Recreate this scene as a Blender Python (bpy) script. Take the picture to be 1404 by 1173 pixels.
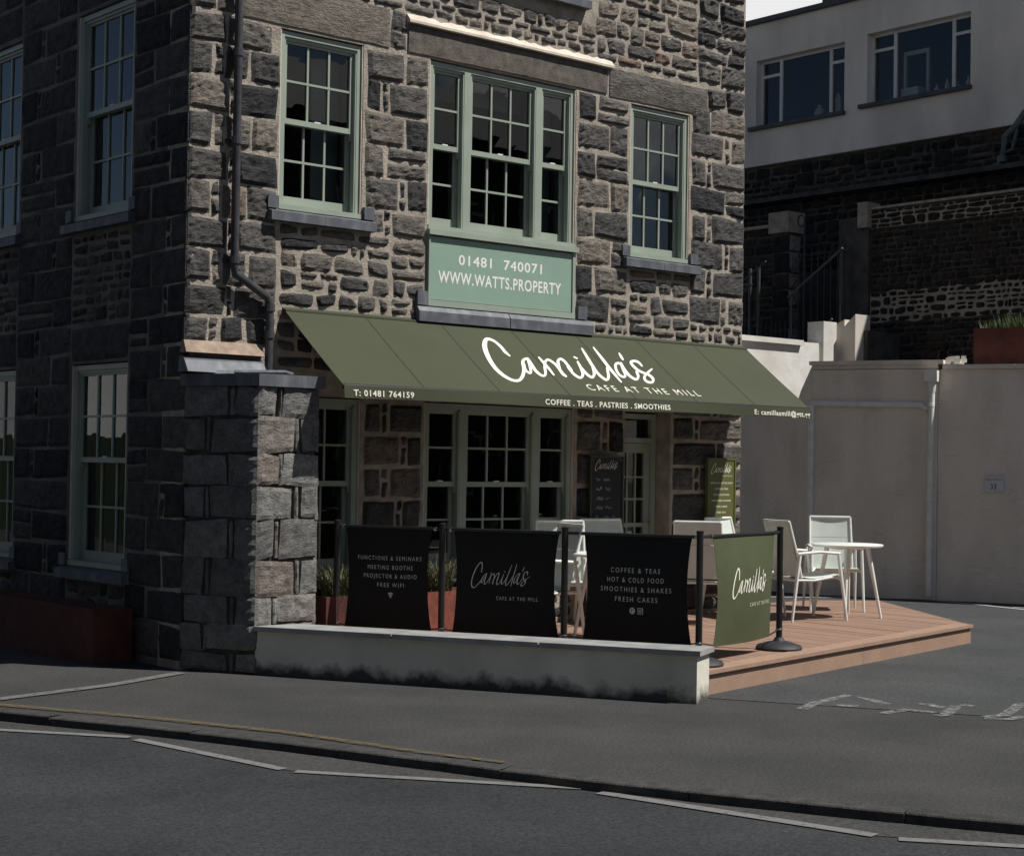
import bpy, math, random
from mathutils import Vector, Matrix, noise
random.seed(11)
for ob in list(bpy.data.objects): bpy.data.objects.remove(ob)
SC = bpy.context.scene
COL = SC.collection
R = math.radians
# ------------------------------------------------------------------ camera
cd = bpy.data.cameras.new('camera'); cam = bpy.data.objects.new('camera', cd); COL.objects.link(cam)
right = Vector((0.75722142, -0.65297989, 0.01526352)); up = Vector((-0.02586905, -0.00663193, 0.99964334))
fwd = Vector((0.65264578, 0.75734621, 0.02191381))
CAM = Vector((-6.742, -11.795, 1.65))
cam.matrix_world = Matrix(((right.x, up.x, -fwd.x, CAM.x), (right.y, up.y, -fwd.y, CAM.y), (right.z, up.z, -fwd.z, CAM.z), (0, 0, 0, 1)))
cd.sensor_width = 36; cd.lens = 2317.5 / 1404 * 36; cd.clip_start = 0.1; cd.clip_end = 2000
SC.camera = cam
# ------------------------------------------------------------------ daylight
SUN = Vector((0.599 * math.cos(R(56)), -0.801 * math.cos(R(56)), math.sin(R(56)))).normalized()
sd = bpy.data.lights.new('sun', 'SUN'); sd.energy = 5.0; sd.angle = R(0.5); sd.color = (1.0, 0.965, 0.91)
sun = bpy.data.objects.new('sun', sd); COL.objects.link(sun); sun.rotation_euler = SUN.to_track_quat('Z', 'Y').to_euler()
W = bpy.data.worlds.new('World'); SC.world = W; W.use_nodes = True
nt = W.node_tree; bg = nt.nodes['Background']
sky = nt.nodes.new('ShaderNodeTexSky'); sky.sky_type = 'NISHITA'; sky.sun_disc = False
sky.sun_elevation = R(56); sky.sun_rotation = math.atan2(0.599, -0.801); sky.air_density = 0.75; sky.dust_density = 0.4
tc = nt.nodes.new('ShaderNodeTexCoord'); mp = nt.nodes.new('ShaderNodeMapping')
mp.inputs['Scale'].default_value = (1.0, 1.0, 3.2); mp.inputs['Location'].default_value = (12.209, 3.124, 0.382)
nz = nt.nodes.new('ShaderNodeTexNoise'); nz.inputs['Scale'].default_value = 1.7; nz.inputs['Detail'].default_value = 7
rp = nt.nodes.new('ShaderNodeValToRGB'); rp.color_ramp.elements[0].position = 0.525; rp.color_ramp.elements[1].position = 0.580
mx = nt.nodes.new('ShaderNodeMix'); mx.data_type = 'RGBA'
mx.inputs['B'].default_value = (15.5, 15.5, 15.6, 1)
nt.links.new(tc.outputs['Generated'], mp.inputs[0]); nt.links.new(mp.outputs[0], nz.inputs['Vector'])
nt.links.new(nz.outputs['Fac'], rp.inputs[0]); sz = nt.nodes.new('ShaderNodeSeparateXYZ'); nt.links.new(tc.outputs['Generated'], sz.inputs[0])
zr = nt.nodes.new('ShaderNodeMapRange'); zr.inputs['From Min'].default_value = 0.44; zr.inputs['From Max'].default_value = 0.31; nt.links.new(sz.outputs['Z'], zr.inputs['Value'])   # broken cloud bank low over the horizon
mu = nt.nodes.new('ShaderNodeMath'); mu.operation = 'MULTIPLY'; nt.links.new(rp.outputs[0], mu.inputs[0]); nt.links.new(zr.outputs[0], mu.inputs[1]); nt.links.new(mu.outputs[0], mx.inputs['Factor'])
nt.links.new(sky.outputs[0], mx.inputs['A']); nt.links.new(mx.outputs['Result'], bg.inputs['Color'])
bg.inputs['Strength'].default_value = 0.05
SC.view_settings.view_transform = 'Standard'; SC.view_settings.look = 'None'
SC.view_settings.exposure = 0.12; SC.view_settings.gamma = 1.0; SC.view_settings.use_curve_mapping = False
# ------------------------------------------------------------------ materials
def mat(name, col, rough=0.8, var=0.0, vscale=6.0, bump=0.0, bscale=30.0, metal=0.0, col2=None, objvar=0.0, detail=6, spec=0.5, ramp=(0.35, 0.65), stretch=None):
    m = bpy.data.materials.new(name); m.use_nodes = True; n = m.node_tree; l = n.links; b = n.nodes['Principled BSDF']
    b.inputs['Roughness'].default_value = rough; b.inputs['Metallic'].default_value = metal; b.inputs['Specular IOR Level'].default_value = spec
    c = n.nodes.new('ShaderNodeRGB'); c.outputs[0].default_value = (*col, 1); out = c.outputs[0]
    co = n.nodes.new('ShaderNodeTexCoord'); src = co.outputs['Object']
    if stretch:
        q = n.nodes.new('ShaderNodeMapping'); q.inputs['Scale'].default_value = stretch; l.new(src, q.inputs[0]); src = q.outputs[0]
    if col2 is not None or var:
        if col2 is None: col2 = tuple(x * (1 - var) for x in col); c.outputs[0].default_value = (*[min(1, x * (1 + var)) for x in col], 1)
        z = n.nodes.new('ShaderNodeTexNoise'); z.inputs['Scale'].default_value = vscale; z.inputs['Detail'].default_value = detail; l.new(src, z.inputs['Vector'])
        r_ = n.nodes.new('ShaderNodeMapRange'); r_.inputs['From Min'].default_value = ramp[0]; r_.inputs['From Max'].default_value = ramp[1]; l.new(z.outputs['Fac'], r_.inputs['Value'])
        k = n.nodes.new('ShaderNodeMix'); k.data_type = 'RGBA'; k.inputs['B'].default_value = (*col2, 1); l.new(r_.outputs[0], k.inputs['Factor']); l.new(out, k.inputs['A']); out = k.outputs['Result']
    if objvar:
        oi = n.nodes.new('ShaderNodeObjectInfo'); mr = n.nodes.new('ShaderNodeMapRange'); mr.inputs['To Min'].default_value = 1 - objvar; mr.inputs['To Max'].default_value = 1 + objvar
        l.new(oi.outputs['Random'], mr.inputs['Value']); v = n.nodes.new('ShaderNodeVectorMath'); v.operation = 'SCALE'; l.new(out, v.inputs[0]); l.new(mr.outputs[0], v.inputs['Scale']); out = v.outputs[0]
    l.new(out, b.inputs['Base Color'])
    if bump:
        z2 = n.nodes.new('ShaderNodeTexNoise'); z2.inputs['Scale'].default_value = bscale; z2.inputs['Detail'].default_value = 8; z2.inputs['Roughness'].default_value = 0.62; l.new(src, z2.inputs['Vector'])
        bp = n.nodes.new('ShaderNodeBump'); bp.inputs['Strength'].default_value = min(1, bump); bp.inputs['Distance'].default_value = 0.02 * max(1, bump); l.new(z2.outputs['Fac'], bp.inputs['Height']); l.new(bp.outputs[0], b.inputs['Normal'])
    return m
M = {}
def stone_mat(name, tones, bump=1.0, bscale=17, tilt=True):
    """rock: tone picked per stone by attribute 'tone', speckle and chisel marks by noise"""
    m = bpy.data.materials.new(name); m.use_nodes = True; n = m.node_tree; l = n.links; b = n.nodes['Principled BSDF']; b.inputs['Roughness'].default_value = 0.85
    b.inputs['Specular IOR Level'].default_value = 0.25
    at = n.nodes.new('ShaderNodeAttribute'); at.attribute_name = 'tone'
    cr = n.nodes.new('ShaderNodeValToRGB'); e = cr.color_ramp.elements
    for i, t in enumerate(tones):
        x = i / (len(tones) - 1)
        if i == 0: el = e[0]; el.position = 0
        elif i == len(tones) - 1: el = e[-1]; el.position = 1
        else: el = e.new(x)
        el.color = (*t, 1)
    l.new(at.outputs['Fac'], cr.inputs[0])
    co = n.nodes.new('ShaderNodeTexCoord')
    z = n.nodes.new('ShaderNodeTexNoise'); z.inputs['Scale'].default_value = 9; z.inputs['Detail'].default_value = 8; z.inputs['Roughness'].default_value = 0.7; l.new(co.outputs['Object'], z.inputs['Vector'])
    sp = n.nodes.new('ShaderNodeTexNoise'); sp.inputs['Scale'].default_value = 110; sp.inputs['Detail'].default_value = 3; l.new(co.outputs['Object'], sp.inputs['Vector'])
    ad = n.nodes.new('ShaderNodeMath'); ad.operation = 'MULTIPLY_ADD'; l.new(sp.outputs['Fac'], ad.inputs[0]); ad.inputs[1].default_value = 0.9; l.new(z.outputs['Fac'], ad.inputs[2])
    mr = n.nodes.new('ShaderNodeMapRange'); mr.inputs['From Min'].default_value = 0.65; mr.inputs['From Max'].default_value = 1.25; mr.inputs['To Min'].default_value = 0.35; mr.inputs['To Max'].default_value = 1.7; l.new(ad.outputs[0], mr.inputs['Value'])
    v = n.nodes.new('ShaderNodeVectorMath'); v.operation = 'SCALE'; l.new(cr.outputs[0], v.inputs[0]); l.new(mr.outputs[0], v.inputs['Scale']); l.new(v.outputs[0], b.inputs['Base Color'])
    mpn = n.nodes.new('ShaderNodeMapping'); mpn.inputs['Rotation'].default_value = (0, 0.7, 0); mpn.inputs['Scale'].default_value = (1, 1, 2.4 if tilt else 1); l.new(co.outputs['Object'], mpn.inputs[0])
    z2 = n.nodes.new('ShaderNodeTexNoise'); z2.inputs['Scale'].default_value = bscale; z2.inputs['Detail'].default_value = 9; z2.inputs['Roughness'].default_value = 0.7; l.new(mpn.outputs[0], z2.inputs['Vector'])
    bp = n.nodes.new('ShaderNodeBump'); bp.inputs['Strength'].default_value = bump; bp.inputs['Distance'].default_value = 0.05; l.new(z2.outputs['Fac'], bp.inputs['Height']); l.new(bp.outputs[0], b.inputs['Normal'])
    return m
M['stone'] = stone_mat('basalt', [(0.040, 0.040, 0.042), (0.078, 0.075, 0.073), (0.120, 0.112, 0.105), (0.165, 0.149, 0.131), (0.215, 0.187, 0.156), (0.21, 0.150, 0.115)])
M['granite'] = stone_mat('grey_granite', [(0.13, 0.13, 0.125), (0.17, 0.168, 0.16), (0.22, 0.215, 0.20), (0.19, 0.16, 0.14)], bump=0.6, bscale=34)
M['lintel'] = stone_mat('brown_granite', [(0.085, 0.078, 0.070), (0.12, 0.105, 0.09), (0.135, 0.115, 0.098)], bump=0.35, bscale=60, tilt=False)
M['rubble'] = stone_mat('dark_rubble', [(0.022, 0.021, 0.019), (0.035, 0.031, 0.027), (0.055, 0.045, 0.036), (0.07, 0.05, 0.036)], bump=0.8)
M['mortar'] = mat('lime_mortar', (0.43, 0.375, 0.31), 0.95, col2=(0.27, 0.235, 0.195), vscale=7, bump=0.8, bscale=45)
M['mortar_shaded'] = mat('shaded_lime_mortar', (0.24, 0.215, 0.185), 0.95, col2=(0.11, 0.10, 0.09), vscale=2.2, bump=0.8, bscale=45)  # darker copy of the lime mortar, the street wall's shade put into its colour
M['mortar_dark'] = mat('dirty_mortar', (0.10, 0.09, 0.078), 0.95, col2=(0.045, 0.042, 0.038), vscale=5, bump=0.8, bscale=40)
M['mortar_pale'] = mat('cream_mortar', (0.62, 0.55, 0.46), 0.9, var=0.12, bump=0.3, bscale=30)
M['tan'] = mat('tan_render', (0.30, 0.225, 0.17), 0.9, var=0.2, vscale=14, bump=0.3, bscale=30)
M['lead'] = mat('lead', (0.085, 0.092, 0.108), 0.6, col2=(0.19, 0.20, 0.215), vscale=9, bump=0.25, bscale=12, metal=0.1, ramp=(0.45, 0.8), stretch=(1, 1, 0.4))
M['green'] = mat('sage_paint', (0.30, 0.345, 0.285), 0.42, var=0.06, vscale=4)
M['panel'] = mat('panel_paint', (0.245, 0.355, 0.28), 0.5, var=0.04, vscale=3)
M['white'] = mat('white_lettering', (0.80, 0.80, 0.76), 0.7)
M['cream'] = mat('cream_lettering', (0.78, 0.76, 0.66), 0.8)
M['grey_letter'] = mat('pale_lettering', (0.62, 0.62, 0.60), 0.8)
M['whitewash'] = mat('white_render', (0.74, 0.72, 0.68), 0.85, col2=(0.60, 0.57, 0.52), vscale=2.2, bump=0.5, bscale=5)
M['black'] = mat('black_metal', (0.012, 0.012, 0.013), 0.4, var=0.2)
M['pipe_black'] = mat('black_pipe_paint', (0.05, 0.05, 0.055), 0.35, var=0.25, vscale=12)
M['rubber'] = mat('black_base', (0.018, 0.018, 0.02), 0.6, bump=0.2, bscale=200)
M['chrome'] = mat('steel', (0.5, 0.5, 0.5), 0.2, metal=1.0)
M['white_metal'] = mat('white_powder_coat', (0.74, 0.75, 0.71), 0.45, var=0.04)
M['sling'] = mat('pale_mesh_sling', (0.60, 0.645, 0.60), 0.75, var=0.04, bump=0.3, bscale=260)
M['corten'] = mat('rusty_steel', (0.22, 0.058, 0.034), 0.8, col2=(0.13, 0.033, 0.022), vscale=9, bump=0.3, bscale=60)
M['corten_shaded'] = mat('shaded_rusty_steel', (0.075, 0.018, 0.012), 0.8, var=0.3, vscale=6, bump=0.3, bscale=40)  # rusty steel again, darkened in colour to stand in for shade
M['soil'] = mat('soil', (0.03, 0.022, 0.016), 1.0, var=0.4, bump=0.8)
M['slate'] = mat('slate_cap', (0.28, 0.285, 0.28), 0.6, var=0.18, vscale=5, bump=0.2, bscale=40)
M['upvc'] = mat('white_upvc', (0.55, 0.56, 0.55), 0.4, var=0.06)
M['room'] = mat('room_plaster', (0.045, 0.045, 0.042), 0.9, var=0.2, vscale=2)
M['blind'] = mat('roller_blind', (0.40, 0.43, 0.40), 0.9, var=0.06, vscale=3)
M['deck'] = mat('composite_deck', (0.30, 0.190, 0.135), 0.75, col2=(0.245, 0.150, 0.106), vscale=4, bump=0.35, bscale=30, objvar=0.07, stretch=(12, 1, 1))
M['deck_trim'] = mat('deck_trim_board', (0.32, 0.205, 0.145), 0.7, var=0.06, vscale=5, bump=0.2, bscale=40)
M['chalk'] = mat('chalkboard', (0.010, 0.010, 0.011), 0.6, var=0.3)
M['olive_board'] = mat('olive_board', (0.10, 0.105, 0.028), 0.5, var=0.04)
M['board_frame'] = mat('dark_olive_frame', (0.045, 0.05, 0.022), 0.5)
M['tile_grey'] = mat('roof_slate', (0.06, 0.062, 0.068), 0.7, var=0.2, bump=0.3)
M['opp_white'] = mat('pale_house_render', (0.62, 0.63, 0.62), 0.85, var=0.05, vscale=1)
M['opp_dark'] = mat('dark_house_render', (0.05, 0.05, 0.047), 0.85, var=0.15, vscale=1)
M['copper_pipe'] = mat('verdigris_pipe', (0.10, 0.125, 0.125), 0.6, var=0.2)
M['rail_grey'] = mat('grey_steel_rail', (0.065, 0.07, 0.075), 0.5, var=0.2)
M['pipe_pale'] = mat('pale_pipe_paint', (0.78, 0.75, 0.70), 0.6, var=0.08, vscale=8)
M['grass'] = mat('grass_blade', (0.07, 0.11, 0.03), 0.7, col2=(0.10, 0.13, 0.045), vscale=20)
M['sedge'] = mat('dry_sedge', (0.15, 0.14, 0.07), 0.7, col2=(0.07, 0.085, 0.035), vscale=14)
M['bush'] = mat('dark_leaf', (0.025, 0.04, 0.018), 0.7, var=0.3)
# canvas: fine weave + slight sag mottling
M['canvas'] = mat('olive_canvas', (0.041, 0.047, 0.021), 0.85, var=0.05, vscale=2.2, bump=0.15, bscale=3)
M['seam'] = mat('olive_seam', (0.024, 0.029, 0.012), 0.85)
M['banner_green'] = mat('olive_banner', (0.062, 0.074, 0.030), 0.8, var=0.06, vscale=4, bump=0.25, bscale=6)
M['banner_black'] = mat('dark_banner', (0.006, 0.0065, 0.006), 0.9, var=0.2, vscale=5, bump=0.15, bscale=6)
# asphalt
def asphalt(name, a, b_, bluish=0.0):
    m = bpy.data.materials.new(name); m.use_nodes = True; n = m.node_tree; l = n.links; b = n.nodes['Principled BSDF']; b.inputs['Roughness'].default_value = 0.85
    b.inputs['Specular IOR Level'].default_value = 0.3
    co = n.nodes.new('ShaderNodeTexCoord')
    z = n.nodes.new('ShaderNodeTexNoise'); z.inputs['Scale'].default_value = 0.9; z.inputs['Detail'].default_value = 6; z.inputs['Roughness'].default_value = 0.6; l.new(co.outputs['Object'], z.inputs['Vector'])
    g = n.nodes.new('ShaderNodeTexNoise'); g.inputs['Scale'].default_value = 48; g.inputs['Detail'].default_value = 4; g.inputs['Roughness'].default_value = 0.8; l.new(co.outputs['Object'], g.inputs['Vector'])
    cr = n.nodes.new('ShaderNodeValToRGB'); cr.color_ramp.elements[0].position = 0.3; cr.color_ramp.elements[1].position = 0.7; cr.color_ramp.elements[0].color = (*a, 1); cr.color_ramp.elements[1].color = (*b_, 1)
    l.new(z.outputs['Fac'], cr.inputs[0])
    mr = n.nodes.new('ShaderNodeMapRange'); mr.inputs['From Min'].default_value = 0.3; mr.inputs['From Max'].default_value = 0.7; mr.inputs['To Min'].default_value = 0.3; mr.inputs['To Max'].default_value = 1.7; l.new(g.outputs['Fac'], mr.inputs['Value'])
    v = n.nodes.new('ShaderNodeVectorMath'); v.operation = 'SCALE'; l.new(cr.outputs[0], v.inputs[0]); l.new(mr.outputs[0], v.inputs['Scale']); out = v.outputs[0]
    # pale flecks
    f = n.nodes.new('ShaderNodeTexVoronoi'); f.inputs['Scale'].default_value = 9; f.inputs['Randomness'].default_value = 1; l.new(co.outputs['Object'], f.inputs['Vector'])
    th = n.nodes.new('ShaderNodeMath'); th.operation = 'LESS_THAN'; th.inputs[1].default_value = 0.045; l.new(f.outputs['Distance'], th.inputs[0])
    th2 = n.nodes.new('ShaderNodeMath'); th2.operation = 'MULTIPLY'; th2.inputs[1].default_value = 0.45; l.new(th.outputs[0], th2.inputs[0])
    k = n.nodes.new('ShaderNodeMix'); k.data_type = 'RGBA'; k.inputs['B'].default_value = (0.11, 0.11, 0.105, 1); l.new(th2.outputs[0], k.inputs['Factor']); l.new(out, k.inputs['A'])
    l.new(k.outputs['Result'], b.inputs['Base Color'])
    bp = n.nodes.new('ShaderNodeBump'); bp.inputs['Strength'].default_value = 0.6; bp.inputs['Distance'].default_value = 0.006; l.new(g.outputs['Fac'], bp.inputs['Height']); l.new(bp.outputs[0], b.inputs['Normal'])
    return m
M['road'] = asphalt('road_asphalt', (0.018, 0.020, 0.022), (0.034, 0.037, 0.039))
M['pave'] = asphalt('pavement_asphalt', (0.031, 0.032, 0.031), (0.054, 0.053, 0.051))
M['yard'] = asphalt('yard_asphalt', (0.040, 0.043, 0.045), (0.062, 0.064, 0.064))
M['kerb'] = mat('granite_kerb', (0.050, 0.049, 0.047), 0.9, col2=(0.026, 0.026, 0.026), vscale=12, bump=0.7, bscale=60, objvar=0.2)
def paint(name, col, lo, hi, scale=14, under=None):
    """worn road paint: patches worn through to holes"""
    m = bpy.data.materials.new(name); m.use_nodes = True; n = m.node_tree; l = n.links; b = n.nodes['Principled BSDF']; b.inputs['Roughness'].default_value = 0.8; b.inputs['Base Color'].default_value = (*col, 1)
    co = n.nodes.new('ShaderNodeTexCoord'); z = n.nodes.new('ShaderNodeTexNoise'); z.inputs['Scale'].default_value = scale; z.inputs['Detail'].default_value = 9; z.inputs['Roughness'].default_value = 0.75; l.new(co.outputs['Object'], z.inputs['Vector'])
    mr = n.nodes.new('ShaderNodeMapRange'); mr.inputs['From Min'].default_value = lo; mr.inputs['From Max'].default_value = hi; l.new(z.outputs['Fac'], mr.inputs['Value'])
    t = n.nodes.new('ShaderNodeBsdfTransparent'); k = n.nodes.new('ShaderNodeMixShader'); l.new(mr.outputs[0], k.inputs[0]); l.new(b.outputs[0], k.inputs[1]); l.new(t.outputs[0], k.inputs[2])
    l.new(k.outputs[0], n.nodes['Material Output'].inputs['Surface']); return m
M['paint_white'] = paint('white_road_paint', (0.155, 0.155, 0.15), 0.53, 0.72)
M['paint_pave'] = paint('faded_white_paint', (0.13, 0.13, 0.122), 0.50, 0.68)
M['paint_yellow'] = paint('yellow_road_paint', (0.105, 0.080, 0.038), 0.40, 0.68)
M['paint_yard'] = paint('yard_white_paint', (0.40, 0.40, 0.385), 0.55, 0.72)
M['paint_worn'] = paint('worn_letter_paint', (0.25, 0.25, 0.24), 0.36, 0.60, scale=16)
# glass
def glass(name, tint=(0.75, 0.8, 0.8)):
    m = bpy.data.materials.new(name); m.use_nodes = True; n = m.node_tree; l = n.links; n.nodes.remove(n.nodes['Principled BSDF'])
    t = n.nodes.new('ShaderNodeBsdfTransparent'); t.inputs[0].default_value = (*tint, 1); g = n.nodes.new('ShaderNodeBsdfGlossy'); g.inputs['Roughness'].default_value = 0.01
    f = n.nodes.new('ShaderNodeFresnel'); f.inputs['IOR'].default_value = 1.52
    mm = n.nodes.new('ShaderNodeMath'); mm.operation = 'MULTIPLY'; mm.inputs[1].default_value = 1.5; l.new(f.outputs[0], mm.inputs[0])
    co = n.nodes.new('ShaderNodeTexCoord'); z = n.nodes.new('ShaderNodeTexNoise'); z.inputs['Scale'].default_value = 2.5; l.new(co.outputs['Object'], z.inputs['Vector'])
    bp = n.nodes.new('ShaderNodeBump'); bp.inputs['Strength'].default_value = 0.06; bp.inputs['Distance'].default_value = 0.01; l.new(z.outputs['Fac'], bp.inputs['Height']); l.new(bp.outputs[0], g.inputs['Normal'])
    k = n.nodes.new('ShaderNodeMixShader'); l.new(mm.outputs[0], k.inputs[0]); l.new(t.outputs[0], k.inputs[1]); l.new(g.outputs[0], k.inputs[2]); l.new(k.outputs[0], n.nodes['Material Output'].inputs['Surface']); return m
M['glass'] = glass('window_glass')
# low wall: white paint with algae rising from the ground (height-based growth, in metres)
def grubby_wall(name, col, dirt, h, lo=0.35):
    m = bpy.data.materials.new(name); m.use_nodes = True; n = m.node_tree; l = n.links; b = n.nodes['Principled BSDF']; b.inputs['Roughness'].default_value = 0.85
    co = n.nodes.new('ShaderNodeTexCoord'); sx = n.nodes.new('ShaderNodeSeparateXYZ'); l.new(co.outputs['Object'], sx.inputs[0])
    z = n.nodes.new('ShaderNodeTexNoise'); z.inputs['Scale'].default_value = 4.5; z.inputs['Detail'].default_value = 9; z.inputs['Roughness'].default_value = 0.65; l.new(co.outputs['Object'], z.inputs['Vector'])
    a = n.nodes.new('ShaderNodeMath'); a.operation = 'DIVIDE'; a.inputs[1].default_value = h; l.new(sx.outputs['Z'], a.inputs[0])
    a2 = n.nodes.new('ShaderNodeMath'); a2.operation = 'MULTIPLY_ADD'; a2.inputs[1].default_value = -3.0; a2.inputs[2].default_value = 1.5; l.new(z.outputs['Fac'], a2.inputs[0])
    a3 = n.nodes.new('ShaderNodeMath'); a3.operation = 'ADD'; l.new(a.outputs[0], a3.inputs[0]); l.new(a2.outputs[0], a3.inputs[1])
    mr = n.nodes.new('ShaderNodeMapRange'); mr.inputs['From Min'].default_value = lo; mr.inputs['From Max'].default_value = 1.05; l.new(a3.outputs[0], mr.inputs['Value'])
    k = n.nodes.new('ShaderNodeMix'); k.data_type = 'RGBA'; k.inputs['A'].default_value = (*dirt, 1); k.inputs['B'].default_value = (*col, 1); l.new(mr.outputs[0], k.inputs['Factor'])
    z3 = n.nodes.new('ShaderNodeTexNoise'); z3.inputs['Scale'].default_value = 2.2; z3.inputs['Detail'].default_value = 7; l.new(co.outputs['Object'], z3.inputs['Vector'])
    m3 = n.nodes.new('ShaderNodeMapRange'); m3.inputs['From Min'].default_value = 0.3; m3.inputs['From Max'].default_value = 0.7; m3.inputs['To Min'].default_value = 0.78; m3.inputs['To Max'].default_value = 1.1; l.new(z3.outputs['Fac'], m3.inputs['Value'])
    v = n.nodes.new('ShaderNodeVectorMath'); v.operation = 'SCALE'; l.new(k.outputs['Result'], v.inputs[0]); l.new(m3.outputs[0], v.inputs['Scale']); l.new(v.outputs[0], b.inputs['Base Color'])
    bp = n.nodes.new('ShaderNodeBump'); bp.inputs['Strength'].default_value = 0.5; bp.inputs['Distance'].default_value = 0.02; l.new(z.outputs['Fac'], bp.inputs['Height']); l.new(bp.outputs[0], b.inputs['Normal'])
    return m
M['lowwall'] = grubby_wall('stained_white_wall', (0.62, 0.59, 0.51), (0.062, 0.062, 0.053), 0.11, lo=0.2)
# textured render of the retaining wall: trowel ridges
def ridged(name, col, col2):
    m = mat(name, col, 0.88, col2=col2, vscale=2.2, stretch=(1, 1, 0.4), ramp=(0.42, 0.72))
    n = m.node_tree; l = n.links; b = n.nodes['Principled BSDF']; co = n.nodes.new('ShaderNodeTexCoord')
    mp_ = n.nodes.new('ShaderNodeMapping'); mp_.inputs['Scale'].default_value = (1.0, 1.0, 2.3); l.new(co.outputs['Object'], mp_.inputs[0])
    z = n.nodes.new('ShaderNodeTexNoise'); z.inputs['Scale'].default_value = 1.9; z.inputs['Detail'].default_value = 3; z.inputs['Distortion'].default_value = 0.9; l.new(mp_.outputs[0], z.inputs['Vector'])
    s = n.nodes.new('ShaderNodeMath'); s.operation = 'MULTIPLY'; s.inputs[1].default_value = 7.0; l.new(z.outputs['Fac'], s.inputs[0])
    f = n.nodes.new('ShaderNodeMath'); f.operation = 'FRACT'; l.new(s.outputs[0], f.inputs[0])
    f2 = n.nodes.new('ShaderNodeMath'); f2.operation = 'POWER'; f2.inputs[1].default_value = 5; l.new(f.outputs[0], f2.inputs[0])
    z4 = n.nodes.new('ShaderNodeTexNoise'); z4.inputs['Scale'].default_value = 3.1; l.new(co.outputs['Object'], z4.inputs['Vector'])
    m4 = n.nodes.new('ShaderNodeMapRange'); m4.inputs['From Min'].default_value = 0.45; m4.inputs['From Max'].default_value = 0.6; l.new(z4.outputs['Fac'], m4.inputs['Value'])
    f3 = n.nodes.new('ShaderNodeMath'); f3.operation = 'MULTIPLY'; l.new(f2.outputs[0], f3.inputs[0]); l.new(m4.outputs[0], f3.inputs[1])
    bp = n.nodes.new('ShaderNodeBump'); bp.inputs['Strength'].default_value = 0.42; bp.inputs['Distance'].default_value = 0.03; l.new(f3.outputs[0], bp.inputs['Height']); l.new(bp.outputs[0], b.inputs['Normal'])
    return m
M['render'] = ridged('masonry_paint_render', (0.80, 0.715, 0.62), (0.63, 0.56, 0.485))
M['far_render'] = mat('weathered_render', (0.76, 0.69, 0.605), 0.9, col2=(0.54, 0.49, 0.435), vscale=1.1, bump=0.2, bscale=6, stretch=(1, 1, 0.35))
# ------------------------------------------------------------------ mesh helpers
class MB:
    def __init__(s): s.v = []; s.f = []; s.smooth = False
    def quad(s, a, b, c, d):
        i = len(s.v); s.v += [tuple(a), tuple(b), tuple(c), tuple(d)]; s.f.append((i, i + 1, i + 2, i + 3)); return s
    def poly(s, pts):
        i = len(s.v); s.v += [tuple(p) for p in pts]; s.f.append(tuple(range(i, i + len(pts)))); return s
    def prism(s, pts, d):
        """closed prism: polygon pts extruded by vector d"""
        n = len(pts); i = len(s.v); d = Vector(d)
        s.v += [tuple(p) for p in pts] + [tuple(Vector(p) + d) for p in pts]
        s.f.append(tuple(range(i + n - 1, i - 1, -1))); s.f.append(tuple(range(i + n, i + 2 * n)))
        for k in range(n):
            j = (k + 1) % n; s.f.append((i + k, i + j, i + n + j, i + n + k))
        return s
    def box(s, o, a, b, c):
        o = Vector(o); a = Vector(a); b = Vector(b); return s.prism([o, o + a, o + a + b, o + b], c)
    def bx(s, x0, x1, y0, y1, z0, z1): return s.box((x0, y0, z0), (x1 - x0, 0, 0), (0, y1 - y0, 0), (0, 0, z1 - z0))
    def tube(s, pts, r, n=10, caps=True):
        pts = [Vector(p) for p in pts]; rs = r if isinstance(r, (list, tuple)) else [r] * len(pts); base = len(s.v); ref = None
        for k, p in enumerate(pts):
            t = (pts[min(k + 1, len(pts) - 1)] - pts[max(k - 1, 0)]).normalized()
            if ref is None or abs(ref.dot(t)) > 0.95: ref = Vector((0, 0, 1)) if abs(t.z) < 0.9 else Vector((1, 0, 0))
            u = t.cross(ref).normalized(); w = t.cross(u).normalized(); ref = u.cross(t).normalized() if False else ref
            for q in range(n):
                a = 2 * math.pi * q / n; s.v.append(tuple(p + (u * math.cos(a) + w * math.sin(a)) * rs[k]))
        for k in range(len(pts) - 1):
            for q in range(n):
                a = base + k * n + q; b = base + k * n + (q + 1) % n; s.f.append((a, b, b + n, a + n))
        if caps: s.f.append(tuple(base + q for q in range(n))); s.f.append(tuple(base + (len(pts) - 1) * n + q for q in range(n - 1, -1, -1)))
        return s
    def lathe(s, c, prof, n=28):
        base = len(s.v); c = Vector(c)
        for r_, z_ in prof:
            for q in range(n):
                a = 2 * math.pi * q / n; s.v.append((c.x + r_ * math.cos(a), c.y + r_ * math.sin(a), c.z + z_))
        for k in range(len(prof) - 1):
            for q in range(n):
                a = base + k * n + q; b = base + k * n + (q + 1) % n; s.f.append((a, b, b + n, a + n))
        s.f.append(tuple(base + q for q in range(n - 1, -1, -1))); s.f.append(tuple(base + (len(prof) - 1) * n + q for q in range(n)))
        return s
    def grid(s, fn, nu, nv):
        base = len(s.v)
        for j in range(nv + 1):
            for i in range(nu + 1): s.v.append(tuple(fn(i / nu, j / nv)))
        for j in range(nv):
            for i in range(nu):
                a = base + j * (nu + 1) + i; s.f.append((a, a + 1, a + nu + 2, a + nu + 1))
        return s
def mesh(mb, name, m):
    me = bpy.data.meshes.new(name); me.from_pydata(mb.v, [], mb.f); me.materials.append(m)
    if mb.smooth:
        me.polygons.foreach_set('use_smooth', [True] * len(me.polygons))
        try: me.set_sharp_from_angle(angle=R(40))
        except Exception: pass
    me.update(); return me
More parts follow.
